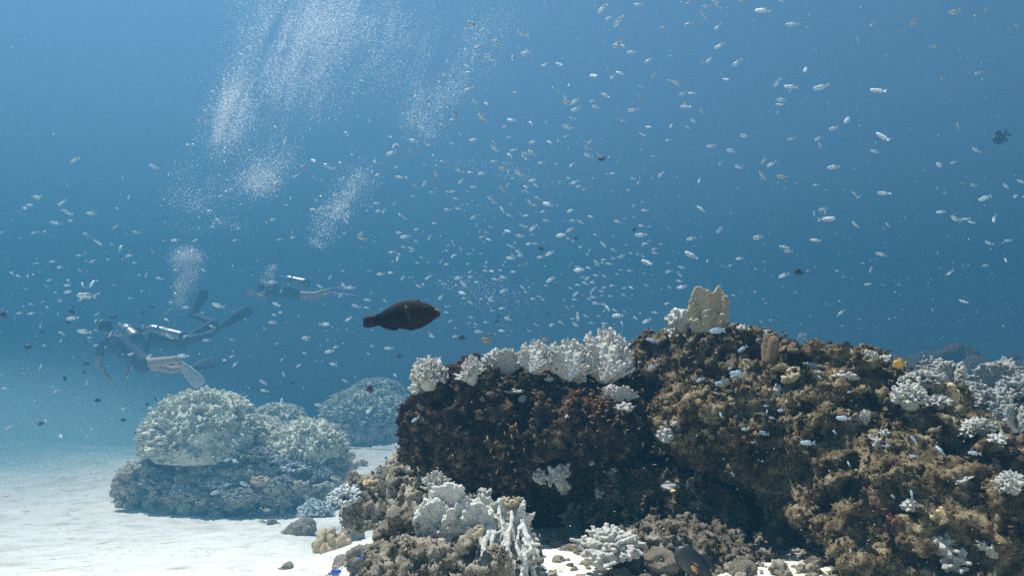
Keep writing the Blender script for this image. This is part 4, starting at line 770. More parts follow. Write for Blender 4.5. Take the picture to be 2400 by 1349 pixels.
for q in GOLD.split(';'):
    zx, zy = map(float, q.split()); x, y = 1080 + zx / 3.854, 850 + zy / 3.854
    a = _g.choice([200, 20, 215, 160, 345]) if zy < 560 else _g.choice([225, 60, 250, 100, 200, 285, 80]); gl.append((x, y, _g.uniform(8, 10.5), a + _g.uniform(-12, 12), 'G'))
def where_gold(x, y):
    if y < 892: return 'over the crest of the dark block'
    if x > 1440: return 'in the shaded gap between the reef blocks'
    if x > 1330: return 'before the cleft under the tallest fan' if y < 960 else 'on the right half of the dark face'
    return 'on the middle of the dark face' if y < 1030 else 'low in the shade of the dark face'
_w = where; where = where_gold
put_fish(gl, 'G', 'golden_fish', 'small golden fish', 'fish', 'small golden fish along the dark reef block', .03)
where = _w
# the rest of the school: too many and too faint to count
V, Fc, n0 = [], [], 0
small = [(x, y, ln, a) for x, y, ln, a, k in pale[NB:]]
for k in range(330):
    x = _g.gauss(1350, 330) if k < 190 else _g.uniform(1500, 2390) if k < 280 else _g.uniform(10, 900); y = _g.uniform(330, 800) if k < 190 else _g.uniform(590, 770) if k < 280 else _g.uniform(480, 930)
    if hit(x, y) is None or (x < 900): small.append((x, y, _g.uniform(4, 8.5), _g.choice([180, 160, 200, 140, 225, 180, 0])))
fv = [(np.array([v.co[:] for v in me.vertices]), [tuple(p.vertices) for p in me.polygons]) for me in FM['P'][:3]]
for x, y, ln, a in small:
    m, Y = fish_pose(x, y, ln, a, .058); v, f = fv[_g.randrange(3)]; A = np.array(m)
    V.append(v @ A[:3, :3].T + A[:3, 3]); Fc += [tuple(i + n0 for i in q) for q in f]; n0 += len(v)
m_far = M('distant_fish', [(.35, (.46, .54, .60)), (.65, (.64, .68, .66))], 3, 2, .5, spec=.3)
tag(link('distant_fish_school', mesh_from('distant_fish_school', np.concatenate(V), Fc, m_far)), 'hazy distant school of tiny pale fish filling the blue water', 'fish school', kind='stuff')
# ---- single fish
def one(key_or_me, name, x, y, ln, a, label, real, yaw=0, Y=None):
    m, Y = fish_pose(x, y, ln, a, real, Y, yaw); o = link(name, key_or_me); o.matrix_world = m; return tag(o, label, 'fish')
one(fish_mesh('yellow_fish', m_yell, .62, .2, 0, .2, fin=1.1), 'yellow_fish', 2110, 853, 29, 178, 'bright yellow oval fish above the right end of the ridge', .05)
one(fish_mesh('spotted_fish', m_yell, .5, .2, 0, .2), 'yellow_fish', 1694, 760, 24, 195, 'yellow spotted fish tucked at the foot of the tan plate coral', .05)
mo = fish_mesh('orange_fish', m_orange, .46, .18, 0, .3)
one(mo, 'orange_fish', 1140, 798, 21, 155, 'orange fish hovering above the small spiky coral', .05); one(mo, 'orange_fish', 1279, 795, 15, 180, 'orange fish just over the low white fan coral', .05)
one(mo, 'orange_fish', 1628, 1334, 18, 130, 'orange fish at the bottom edge before the dark grey fish', .03)
mc = fish_mesh('cobalt_fish', m_cobalt, .36, .16, .2, .4)
one(mc, 'cobalt_fish', 784, 1341, 28, 15, 'cobalt blue fish at the bottom edge below the stones', .05); one(mc, 'cobalt_fish', 846, 1307, 13, 80, 'tiny cobalt blue fish standing upright over the bottom sand', .05)
one(fish_mesh('dark_reef_fish', m_dark, .6, .2, .3, .3, fin=1.2), 'dark_reef_fish', 2346, 322, 40, 215, 'large dark fish silhouette alone in the blue near the right edge', .2)
md = grad_mat('grey_fish', (.018, .018, .018), (.05, .047, .04))
one(fish_mesh('grey_reef_fish', md, .42, .18, 0, .4), 'grey_reef_fish', 1640, 1333, 120, 140, 'dark grey fish resting at the bottom edge under the right slope', .15, Y=1.5)
# bannerfish: white discs with a long streamer
m_wht = M('bannerfish_white', [(.4, (.17, .185, .19)), (.6, (.24, .25, .24))], 20, 3, .5); m_blk = M('bannerfish_black', [(.4, (.012, .012, .014)), (.6, (.02, .02, .022))], 20, 3, .5); m_byl = M('bannerfish_yellow', [(.4, (.55, .36, .10)), (.6, (.62, .43, .16))], 20, 3, .5)
def bannerfish(x, y, ln, a, label, Y, yaw, roll=0):
    m, Y = fish_pose(x, y, ln, a, .1, Y, yaw); r = bpy.data.objects.new('bannerfish', None); COL.objects.link(r); r.matrix_world = m; tag(r, label, 'fish', 'pair of bannerfish')
    b = MB(); rg = []
    for t in np.linspace(0, 1, 14):
        X = .5 - .8 * t; hh = .03 + .36 * max(0, math.sin(math.pi * t)) ** .8 * (1 if t > .25 else (t / .25) ** .8) if t < 1 else .06
        rg.append([(X, .16 * hh * math.cos(q), hh * math.sin(q)) for q in np.linspace(0, 6.283, 12, False)])
    b.loft(rg).build('body', m_wht, r)
    for X0, X1 in ((.12, .24), (-.26, -.10)):
        b = MB(); rg = []
        for X in np.linspace(X1, X0, 5):
            t = (.5 - X) / .8; hh = (.03 + .36 * math.sin(math.pi * t) ** .8 * (1 if t > .25 else (t / .25) ** .8)) * 1.015; rg.append([(X - .10 * math.sin(q), .175 * hh * math.cos(q), hh * math.sin(q)) for q in np.linspace(0, 6.283, 12, False)])
        b.loft(rg, False).build('black_band', m_blk, r)
    MB().slab([(-.27, .05), (-.5, .15), (-.47, 0), (-.5, -.15), (-.27, -.05)], .02).build('tail_fin', m_byl, r)
    MB().slab([(.05, .36), (-.25, .38), (-.32, .22), (-.2, .22)], .02).build('dorsal_fin', m_byl, r)
    MB().tube([(.08, .0, .36), (-.1, 0, .55), (-.45, 0, .70), (-.9, 0, .77), (-1.35, 0, .75)], [.028, .022, .016, .011, .005], 6).build('streamer', m_wht, r)
    MB().slab([(-.02, -.36), (-.24, -.44), (-.3, -.2), (-.1, -.26)], .02).build('anal_fin', m_blk, r)
    MB().slab([(.1, -.33), (.0, -.5), (-.03, -.36)], .02).build('pelvic_fin', m_blk, r)
bannerfish(1571, 1138, 15, 100, 'bannerfish seen nearly head-on at the edge of the cave, left of its mate', 1.86, 1.25)
bannerfish(1616, 1132, 22, 320, 'bannerfish nose down in the cave with a long white streamer', 1.80, .9)
# ---- the parrotfish in mid water
def parrot():
    m = bpy.data.materials.new('parrotfish_skin'); m.use_nodes = True; n = m.node_tree.nodes; l = m.node_tree.links; b = n['Principled BSDF']; b.inputs['Roughness'].default_value = .7; b.inputs['Specular IOR Level'].default_value = .08
    tc = n.new('ShaderNodeTexCoord'); sx = n.new('ShaderNodeSeparateXYZ'); l.new(tc.outputs['Object'], sx.inputs[0])
    nz = n.new('ShaderNodeTexNoise'); nz.inputs['Scale'].default_value = 30; l.new(tc.outputs['Object'], nz.inputs['Vector'])
    ad = n.new('ShaderNodeMath'); ad.operation = 'MULTIPLY_ADD'; ad.inputs[1].default_value = .05; l.new(nz.outputs['Fac'], ad.inputs[0]); l.new(sx.outputs[0], ad.inputs[2])
    mr = n.new('ShaderNodeMapRange'); mr.inputs[1].default_value = -.06; mr.inputs[2].default_value = .125; l.new(ad.outputs[0], mr.inputs[0])
    cr = n.new('ShaderNodeValToRGB'); e = cr.color_ramp.elements; e[0].position = .30; e[0].color = (.004, .005, .007, 1); e[1].position = 1; e[1].color = (.075, .034, .010, 1)
    q = e.new(.52); q.color = (.006, .004, .004, 1); q = e.new(.86); q.color = (.017, .008, .004, 1); l.new(mr.outputs[0], cr.inputs[0])
    wv = n.new('ShaderNodeTexWave'); wv.bands_direction = 'Z'; wv.inputs['Scale'].default_value = 75; wv.inputs['Distortion'].default_value = 5; wv.inputs['Detail'].default_value = 2; wv.inputs['Detail Scale'].default_value = 3.2; l.new(tc.outputs['Object'], wv.inputs['Vector'])
    pw = n.new('ShaderNodeMath'); pw.operation = 'POWER'; pw.inputs[1].default_value = 3; l.new(wv.outputs['Fac'], pw.inputs[0])
    mx = n.new('ShaderNodeMix'); mx.data_type = 'RGBA'; mx.blend_type = 'ADD'; mx.inputs['B'].default_value = (.006, .009, .012, 1); l.new(pw.outputs[0], mx.inputs['Factor']); l.new(cr.outputs[0], mx.inputs['A']); l.new(mx.outputs['Result'], b.inputs['Base Color'])
    fin = M('parrotfish_fin', [(.35, (.004, .005, .007)), (.65, (.012, .012, .014))], 60, 4, .7); pec = M('parrotfish_pectoral', [(.35, (.010, .007, .005)), (.65, (.024, .013, .008))], 60, 4, .7)
    k = .001 / 9.6; X = lambda zx: (zx - 1200) * k; Z = lambda zy: (650 - zy) * k
    top = [(560, 640), (700, 580), (870, 480), (1050, 385), (1250, 318), (1400, 306), (1550, 325), (1750, 385), (1900, 455), (2000, 512), (2060, 566), (2078, 600)]
    bot = [(560, 872), (700, 885), (850, 905), (1000, 935), (1200, 962), (1400, 985), (1600, 962), (1750, 890), (1900, 800), (2000, 720), (2050, 670), (2070, 640)]
    r = bpy.data.objects.new('parrotfish', None); COL.objects.link(r); r.location = P(943, 738, 1.6); r.rotation_euler = (0, 0, R(-8))
    tag(r, 'dark brown-black parrotfish swimming right in mid water left of the reef', 'fish')
    B = MB(); rg = []
    xs = list(np.linspace(560, 2078, 34))
    for zx in xs:
        zt = np.interp(zx, *zip(*top)); zb = np.interp(zx, *zip(*bot)); h = (zb - zt) / 2 * k; c = Z((zt + zb) / 2); wd = h * (.42 if zx > 900 else .42 - .22 * (900 - zx) / 340)
        rg.append([(X(zx), wd * math.cos(a) * (1 - .15 * math.sin(a) ** 2), c + h * math.sin(a)) for a in np.linspace(0, 2 * math.pi, 20, False)])
    B.loft(rg).build('body', m, r)
    sl = lambda pts, t, mt, nm, y=0, par=None: [setattr(o, 'location', (0, y, 0)) or o for o in [MB().slab([(X(a), Z(b)) for a, b in pts], t).build(nm, mt, par or r)]][0]
    sl([(640, 630), (560, 622), (420, 632), (320, 680), (250, 742), (285, 735), (285, 820), (290, 880), (268, 892), (330, 915), (420, 932), (520, 915), (640, 880)], .006, fin, 'tail_fin')
    sl([(700, 575), (870, 468), (1050, 368), (1250, 298), (1400, 288), (1550, 306), (1650, 336), (1550, 340), (1300, 335), (1050, 410), (870, 500), (720, 590)], .004, fin, 'dorsal_fin')
    sl([(610, 893), (700, 905), (850, 968), (990, 1000), (1080, 992), (1130, 970), (1050, 935), (850, 890)], .004, fin, 'anal_fin')
    o = sl([(1300, 430), (1380, 480), (1470, 640), (1480, 800), (1420, 820), (1330, 700), (1290, 560)], .004, pec, 'pectoral_fin', -.0165); o.rotation_euler = (0, 0, 0)
    sl([(1290, 975), (1380, 1000), (1520, 995), (1450, 965)], .004, pec, 'pelvic_fin')
    bk = M('parrotfish_beak', [(.4, (.17, .09, .03)), (.6, (.26, .15, .05))], 80, 3, .5)
    B = MB(); B.loft([[(X(zx), w_ * k * math.cos(a), Z(zy) + hh * k * math.sin(a)) for a in np.linspace(0, 6.283, 8, False)] for zx, zy, w_, hh in ((1960, 540, 40, 40), (2030, 565, 34, 34), (2078, 590, 22, 18), (2090, 604, 6, 4))]).build('upper_beak', bk, r)
    B = MB(); B.loft([[(X(zx), w_ * k * math.cos(a), Z(zy) + hh * k * math.sin(a)) for a in np.linspace(0, 6.283, 8, False)] for zx, zy, w_, hh in ((1960, 690, 40, 40), (2020, 690, 32, 30), (2060, 678, 18, 14), (2072, 668, 5, 4))]).build('lower_beak', m, r)
    for s in (1, -1):
        E = MB(); c = np.array([X(1765), s * .0145, Z(505)]); E.loft([[(c[0] + .0035 * math.cos(a) * q, c[1] + s * dy, c[2] + .0035 * math.sin(a) * q) for a in np.linspace(0, 6.283, 10, False)] for q, dy in ((1, 0), (.8, .0012), (.2, .002))])
        e = E.build('eye', fin, r)
parrot()

# ------------------------------------------------------------------ divers
m_skin = M('skin', [(.4, (.46, .33, .25)), (.6, (.54, .40, .31))], 9, 3, .6); m_suit = M('wetsuit', [(.4, (.065, .090, .115)), (.6, (.09, .12, .145))], 30, 4, .75, .3, 200)  # wetsuit lightened to blue-grey: fading in the water put into its colour
m_steel = M('bare_aluminium', [(.4, (.32, .34, .34)), (.6, (.42, .43, .42))], 6, 4, .40, spec=.8); m_rub = M('hazed_rubber', [(.4, (.05, .07, .085)), (.6, (.07, .09, .105))], 30, 3, .6)  # rubber lifted to blue-grey as well, standing in for water haze
m_white_fin = M('white_fin', [(.4, (.62, .66, .66)), (.6, (.70, .73, .72))], 6, 2, .5); m_purple = M('purple_fin', [(.4, (.20, .15, .42)), (.6, (.25, .19, .48))], 6, 2, .5); m_hair = M('hair', [(.4, (.012, .009, .008)), (.6, (.03, .022, .018))], 60, 6, .6)
m_hose = M('yellow_hose', [(.4, (.50, .42, .18)), (.6, (.58, .50, .25))], 20, 2, .5); m_lens = M('mask_glass', [(.4, (.05, .08, .10)), (.6, (.08, .11, .13))], 10, 2, .1, spec=.8)
for mm in (m_steel,): mm.node_tree.nodes['Principled BSDF'].inputs['Metallic'].default_value = .55
def diver(label, J, tank, fins, fullsuit, suit_legs=True, hose=None, hood=False):
    J = {k: P(*v) for k, v in J.items()}
    base = J['pelvis'].copy(); r = bpy.data.objects.new('person', None); COL.objects.link(r); r.location = base; tag(r, label, 'person', 'scuba divers')
    allp = np.array(list(J.values())); lo, hi = allp.min(0) - .3, allp.max(0) + .3
    B, Wt = Field(lo, hi, .015), Field(lo, hi, .015)
    nk, ch, pe, hd = J['neck'], J['chest'], J['pelvis'], J['head']
    fw = (hd - ch); fw /= np.linalg.norm(fw); fac = fw + np.array([0, 0, -.5]); fac /= np.linalg.norm(fac)
    B.ball(hd, .098, .03); B.ball(hd + fac * .045, .078, .03); B.cap(nk, hd, .058, .06, .03); B.cap(hd + fac * .09, hd + fac * .125 + fw * .01, .018, .014, .02)   # head, face, nose
    for F_, e, k in ((B, 0, .05), (Wt, .013, .05)):
        F_.cap(ch, pe, .150 + e, .125 + e, k); F_.cap(nk + (ch - nk) * .4, ch, .11 + e, .15 + e, k); F_.ball(pe, .142 + e, k)
    for s in 'LR':
        for F_, e in ((B, 0), (Wt, .011)):
            F_.cap(J['sh' + s], J['el' + s], .056 + e, .044 + e, .03); F_.cap(ch, J['sh' + s], .10 + e, .062 + e, .04)
            F_.cap(pe, J['kn' + s], .098 + e, .062 + e, .03)
        if fullsuit: Wt.cap(J['el' + s], J['ha' + s], .055, .042, .02); Wt.cap(J['kn' + s], J['an' + s], .076, .054, .02)
        B.cap(J['el' + s], J['ha' + s], .046, .030, .02)
        B.cap(J['kn' + s], J['kn' + s] + (J['an' + s] - J['kn' + s]) * .4, .062, .062, .02); B.cap(J['kn' + s] + (J['an' + s] - J['kn' + s]) * .35, J['an' + s], .062, .040, .02)
        d = J['ha' + s] - J['el' + s]; d /= np.linalg.norm(d); u = np.cross(d, (0, 1, .3)); u /= np.linalg.norm(u); w_ = np.cross(d, u); h = J['ha' + s]
        B.cap(h, h + d * .075, .032, .038, .015)
        for q in range(4):
            f0 = h + d * .085 + u * (q - 1.5) * .022; L = (.07, .08, .075, .058)[q]; f1 = f0 + d * L * .55 + w_ * .012; B.cap(f0, f1, .0105, .010, .004); B.cap(f1, f1 + d * L * .4 + w_ * .022, .010, .0085, .003)
        t0 = h + d * .03 + u * .035; t1 = t0 + u * .03 + d * .03; B.cap(t0, t1, .013, .012, .006); B.cap(t1, t1 + d * .035 + w_ * .01, .011, .009, .004)
    v, f = B.mesh(); v = relax(v, f); bo = obj('body', v, f, m_skin, base, r)
    if not suit_legs:
        Wt = Field(lo, hi, .015); Wt.cap(ch, pe, .165, .14, .05); Wt.cap(nk + (ch - nk) * .4, ch, .12, .165, .05); Wt.ball(pe, .155, .05)
        for s in 'LR': Wt.cap(J['sh' + s], J['sh' + s] + (J['el' + s] - J['sh' + s]) * .5, .068, .062, .03); Wt.cap(ch, J['sh' + s], .115, .075, .04)
    v, f = Wt.mesh(); v = relax(v, f); obj('wetsuit', v, f, m_suit, base, r)
    H = Field(hd - .2, hd + .2, .012); H.ball(hd - fac * .02 + fw * .015, .108, .02); H.ell(hd - fac * .07, (.08, .08, .09), .03); H.ball(hd + fac * .075, .085, 0, True)
    v, f = H.mesh(); obj('hood' if hood else 'hair', rough(v, f, .006, 30, 2), f, m_suit if hood else m_hair, base, r)
    b = MB(); b.v = []; c = hd + fac * .10 - np.cross(np.cross(fac, fw), fac) * 0
    Mk = Field(c - .15, c + .15, .01); a = np.cross(fac, fw); a = a / (np.linalg.norm(a) + 1e-6); up = np.cross(a, fac)
    Mk.cap(c + up * .02 - a * .05, c + up * .02 + a * .05, .036, .036, 0); v, f = Mk.mesh(); mk = obj('mask', v, f, m_rub, base, r)
    rg = Field(c - .15, c + .15, .01); rg.ball(c - up * .055 + fac * .02, .036, 0); rg.cap(c - up * .055 - a * .05, c - up * .055 + a * .05, .02, .02, .01); v, f = rg.mesh(); obj('regulator', v, f, m_rub, base, r)
    # tank
    t0, t1 = P(*tank[0]), P(*tank[1]); d = t1 - t0; L = np.linalg.norm(d); d /= L; u = np.cross(d, (0, 0, 1)); u /= np.linalg.norm(u); w_ = np.cross(u, d); rad = .092
    def lathe(prof, mt, nm, par, n=20):
        q = MB(); q.loft([[t0 + d * x + rr * (math.cos(a) * u + math.sin(a) * w_) - base for a in np.linspace(0, 2 * math.pi, n, False)] for x, rr in prof]); return q.build(nm, mt, par)
    tk = lathe([(0, .03), (.02, .058), (.05, .078), (.09, .090), (.13, rad), (L - .05, rad), (L - .03, rad * .97), (L, rad * .8)], m_steel, 'scuba_tank', r)
    lathe([(-.06, .018), (-.05, .024), (.0, .026), (.012, .03)], m_steel, 'tank_valve', tk, 10); lathe([(L - .085, rad + .004), (L - .08, rad + .008), (L + .004, rad + .006), (L + .012, rad * .85)], m_rub, 'tank_boot', tk); lathe([(.20, rad + .001), (.203, rad + .005), (.247, rad + .005), (.25, rad + .001)], m_rub, 'tank_strap', tk)
    fs = MB(); fs.tube([t0 - d * .04 - base, t0 - d * .07 - base + u * .02, t0 - d * .08 - base + u * .07], [.022, .034, .030], 8); fs.build('first_stage', m_steel, r)
    hs = MB(); hs.tube([t0 - d * .07 - base, (t0 - d * .2 + hd) / 2 - base + np.array([0, -.06, .06]), hd + fac * .12 - up * .04 - base], .011, 6); hs.build('hose', m_rub, r)
    if hose: hs = MB(); hs.tube([P(*q) - base for q in hose], .009, 6); hs.build('hose', m_hose, r)
    # fins
    for (f0, f1, wide, mt) in fins:
        a0, a1 = P(*f0), P(*f1); d = a1 - a0; L = np.linalg.norm(d); d /= L; sd = np.array(wide, float); sd -= d * (sd @ d); sd /= np.linalg.norm(sd); nn = np.cross(d, sd); q = MB(); rg = []
        for x, hw, th in ((0, .045, .045), (.10, .058, .050), (.22, .062, .040), (.30, .085, .016), (.55, .105, .011), (.82, .118, .009), (.96, .105, .008), (1, .075, .006)):
            c = a0 + d * L * x + nn * .05 * math.sin(x * 2.6) - base
            rg.append([c + sd * hw * math.cos(a) * (1 if abs(math.cos(a)) > .99 else 1) + nn * th * (abs(math.sin(a)) ** .6) * (1 if math.sin(a) >= 0 else -1) for a in np.linspace(0, 2 * math.pi, 12, False)])
        q.loft(rg); q.build('fin', mt, r)
    return r
Y1, Y2, Y3 = 13.6, 12.0, 17.0
diver('diver in black wetsuit with silver tank and long dark fins raised behind', dict(head=(320, 775, Y1), neck=(338, 786, Y1), chest=(362, 796, Y1), pelvis=(424, 802, Y1), shL=(345, 798, Y1 - .17), elL=(340, 832, Y1 - .22), haL=(312, 815, Y1 - .28), shR=(347, 792, Y1 + .18), elR=(330, 822, Y1 + .22), haR=(300, 812, Y1 + .15),
      knL=(487, 786, Y1 - .10), anL=(516, 768, Y1 + .25), knR=(502, 756, Y1 + .12), anR=(452, 738, Y1 + .30)),
      ((347, 768, Y1 - .12), (434, 789, Y1 - .16)), [((506, 772, Y1 + .2), (590, 724, Y1 + .55), (0, .25, 1), m_rub), ((446, 742, Y1 + .3), (480, 679, Y1 + .2), (1, -.2, .2), m_rub)], True, True, [(364, 756, Y1 - .2), (388, 735, Y1 - .15), (403, 721, Y1), (406, 726, Y1), (407, 745, Y1), (407, 762, Y1)], True)
diver('diver in dark shorty with bare pale arms and legs and white fins, leftmost of three', dict(head=(243, 762, Y2 - .05), neck=(256, 785, Y2), chest=(275, 806, Y2), pelvis=(338, 852, Y2), shL=(236, 812, Y2 - .12), elL=(232, 850, Y2 - .12), haL=(250, 880, Y2 - .2), shR=(285, 790, Y2 + .22), elR=(305, 825, Y2 + .3), haR=(300, 862, Y2 + .2),
      knL=(410, 842, Y2 - .12), anL=(430, 860, Y2 + .15), knR=(400, 866, Y2 + .16), anR=(452, 862, Y2 + .3)),
      ((290, 765, Y2 - .12), (322, 794, Y2 - .42)), [((420, 848, Y2 + .05), (473, 902, Y2 + .2), (.6, .2, .7), m_white_fin), ((446, 864, Y2 + .3), (502, 850, Y2 + .5), (0, .6, 1), m_rub)], False, False)
diver('farthest diver, bare legged with purple fin, swimming left above the parrotfish tail', dict(head=(611, 672, Y3), neck=(628, 674, Y3), chest=(645, 680, Y3), pelvis=(695, 690, Y3), shL=(634, 684, Y3 - .18), elL=(615, 698, Y3 - .2), haL=(592, 685, Y3 - .25), shR=(636, 678, Y3 + .18), elR=(612, 692, Y3 + .2), haR=(588, 690, Y3 + .1),
      knL=(736, 690, Y3 - .1), anL=(776, 678, Y3), knR=(730, 698, Y3 + .12), anR=(770, 690, Y3 + .2)),
      ((669, 652, Y3 - .08), (721, 663, Y3 - .30)), [((770, 680, Y3), (830, 676, Y3 + .2), (0, .7, .6), m_rub), ((768, 688, Y3 + .2), (836, 698, Y3 + .2), (0, .9, .3), m_purple)], False, False)

# ------------------------------------------------------------------ bubbles
m_bub = bpy.data.materials.new('bubble'); m_bub.use_nodes = True; n = m_bub.node_tree.nodes; n.remove(n['Principled BSDF']); l = m_bub.node_tree.links
d_, t_, x_ = n.new('ShaderNodeBsdfDiffuse'), n.new('ShaderNodeBsdfTranslucent'), n.new('ShaderNodeBsdfTransparent'); d_.inputs[0].default_value = t_.inputs[0].default_value = (.95, .97, .98, 1)
a1, a2 = n.new('ShaderNodeMixShader'), n.new('ShaderNodeMixShader'); a1.inputs[0].default_value = .5; a2.inputs[0].default_value = .35
l.new(d_.outputs[0], a1.inputs[1]); l.new(t_.outputs[0], a1.inputs[2]); l.new(a1.outputs[0], a2.inputs[1]); l.new(x_.outputs[0], a2.inputs[2]); l.new(a2.outputs[0], n['Material Output'].inputs[0])
m_shell = bpy.data.materials.new('bubble_shell'); m_shell.use_nodes = True; n = m_shell.node_tree.nodes; n.remove(n['Principled BSDF']); l = m_shell.node_tree.links
gl_ = n.new('ShaderNodeBsdfGlossy'); gl_.inputs['Roughness'].default_value = .18; tr = n.new('ShaderNodeBsdfTransparent'); lw = n.new('ShaderNodeLayerWeight'); lw.inputs[0].default_value = .42; df = n.new('ShaderNodeBsdfDiffuse'); df.inputs[0].default_value = (.85, .88, .9, 1)
m1 = n.new('ShaderNodeMixShader'); m1.inputs[0].default_value = .5; l.new(gl_.outputs[0], m1.inputs[1]); l.new(df.outputs[0], m1.inputs[2]); m2 = n.new('ShaderNodeMixShader'); l.new(lw.outputs['Facing'], m2.inputs[0]); l.new(tr.outputs[0], m2.inputs[1]); l.new(m1.outputs[0], m2.inputs[2]); l.new(m2.outputs[0], n['Material Output'].inputs[0])
OC_V = np.array([(1, 0, 0), (-1, 0, 0), (0, 1, 0), (0, -1, 0), (0, 0, 1), (0, 0, -1)], float); OC_F = np.array([(0, 2, 4), (2, 1, 4), (1, 3, 4), (3, 0, 4), (2, 0, 5), (1, 2, 5), (3, 1, 5), (0, 3, 5)])
def specks(name, pts, rad, mat, label, cat):
    pts = np.asarray(pts); rad = np.asarray(rad); n = len(pts); A = np.random.default_rng(1).normal(size=(n, 3, 3)) * .25 + np.eye(3)
    v = (np.einsum('ij,njk->nik', OC_V, A) * rad[:, None, None] + pts[:, None, :]).reshape(-1, 3); f = (OC_F[None] + 6 * np.arange(n)[:, None, None]).reshape(-1, 3)
    return tag(link(name, mesh_from(name, v, f, mat)), label, cat, kind='stuff')
g = np.random.default_rng(12)
_wn = fbm(np.stack(np.meshgrid(np.arange(-200, 1500, 6) / 6 * .155, np.arange(-300, 900, 6) / 6 * .052, [0.5], indexing='ij'), -1).reshape(-1, 3), .85, 3, 55).reshape(284, 200)     # wisps, longer than wide
def WISP(x, y):
    i, j = int((x + 200 + .35 * y) / 6), int((y + 300) / 6); return .75 + .75 * _wn[min(max(i, 0), 283), min(max(j, 0), 199)] if y < 560 else 1
def cloud(blobs, n, Y, dy=.5, rmin=.003, rmax=.010, pw=3):
    w_ = np.array([b[5] for b in blobs]); w_ = w_ / w_.sum(); P_, R_ = [], []
    for k in g.choice(len(blobs), n, p=w_):
        x, y, sx_, sy_, rot, _ = blobs[k]; a, c = g.normal() * .66, g.normal() * .66; ca, sa = math.cos(R(rot)), math.sin(R(rot))
        if WISP is not None and WISP(x + a * sx_ * ca + c * sy_ * sa, y - a * sx_ * sa + c * sy_ * ca) < g.random(): continue
        P_.append(P(x + a * sx_ * ca + c * sy_ * sa, y - a * sx_ * sa + c * sy_ * ca, Y + g.normal() * dy)); R_.append(rmin + (rmax - rmin) * g.random() ** pw)
    return P_, R_
A = [(520, 320, 40, 30, 60, .7), (545, 250, 55, 45, 60, 1.6), (600, 190, 90, 60, 45, 2), (680, 150, 90, 80, 0, 2), (720, 90, 90, 80, 0, 2), (740, 30, 110, 60, 0, 2), (640, 60, 70, 60, 0, 1.0), (850, 60, 120, 70, 0, 1.8), (930, 110, 90, 80, 0, .8), (720, 220, 60, 60, 80, 1), (620, 330, 60, 60, 60, .5), (480, 430, 50, 70, 70, .35), (440, 470, 26, 50, 80, .15), (450, 535, 12, 44, 80, .03), (700, -40, 200, 50, 0, 2), (870, 190, 90, 60, 30, .4)]
def plume(blobs, nf, nb, Y, dy, name, label):
    s = Y / 7.5; p1, r1 = cloud(blobs, nf, Y, dy, .0016 * s, .0038 * s, 1.5); p2, r2 = cloud(blobs, nb, Y, dy, .0035 * s, .0105 * s, 4); specks(name, p1 + p2, r1 + r2, m_bub, label, 'bubbles')
plume(A, 95000, 6500, 7.5, .5, 'bubble_column', 'wide rising column of fine white bubbles in the upper left')
plume([(618, 410, 46, 34, 30, 1), (600, 430, 26, 40, 80, .5), (640, 380, 50, 40, 0, .4), (525, 520, 16, 50, 75, .10)], 6000, 650, 8, .3, 'bubble_cloud', 'small cloud of bubbles below the wide bubble column')
plume([(835, 430, 45, 34, 50, 1), (790, 490, 44, 26, 40, 1), (755, 540, 20, 26, 50, .35), (740, 570, 10, 20, 60, .12)], 6000, 500, 9, .3, 'bubble_cloud', 'slanting cloud of bubbles right of the far diver\'s plume')
plume([(1010, 230, 60, 44, 45, 1), (1060, 180, 60, 46, 45, .8), (985, 290, 26, 40, 60, .5), (1120, 110, 70, 60, 40, .7), (1160, 60, 90, 60, 0, .4), (1180, 400, 20, 120, 80, .25), (1130, 680, 26, 80, 80, .2)], 12000, 700, 8.5, .4, 'bubble_cloud', 'thin veil of bubbles in the upper middle')
plume([(436, 610, 30, 22, 0, 2), (440, 595, 26, 14, 0, 1), (445, 645, 18, 14, 0, 1), (432, 668, 20, 18, 0, 1.4), (425, 700, 14, 18, 0, .6)], 9000, 600, Y1 - .3, .12, 'bubble_cloud', 'dense mushroom of exhaled bubbles over the diver with the silver tank')
plume([(638, 628, 9, 8, 0, 1), (632, 645, 8, 12, 60, 1), (620, 660, 6, 10, 60, .6)], 700, 160, Y3 - .1, .08, 'bubble_cloud', 'small burst of bubbles over the far diver\'s head')
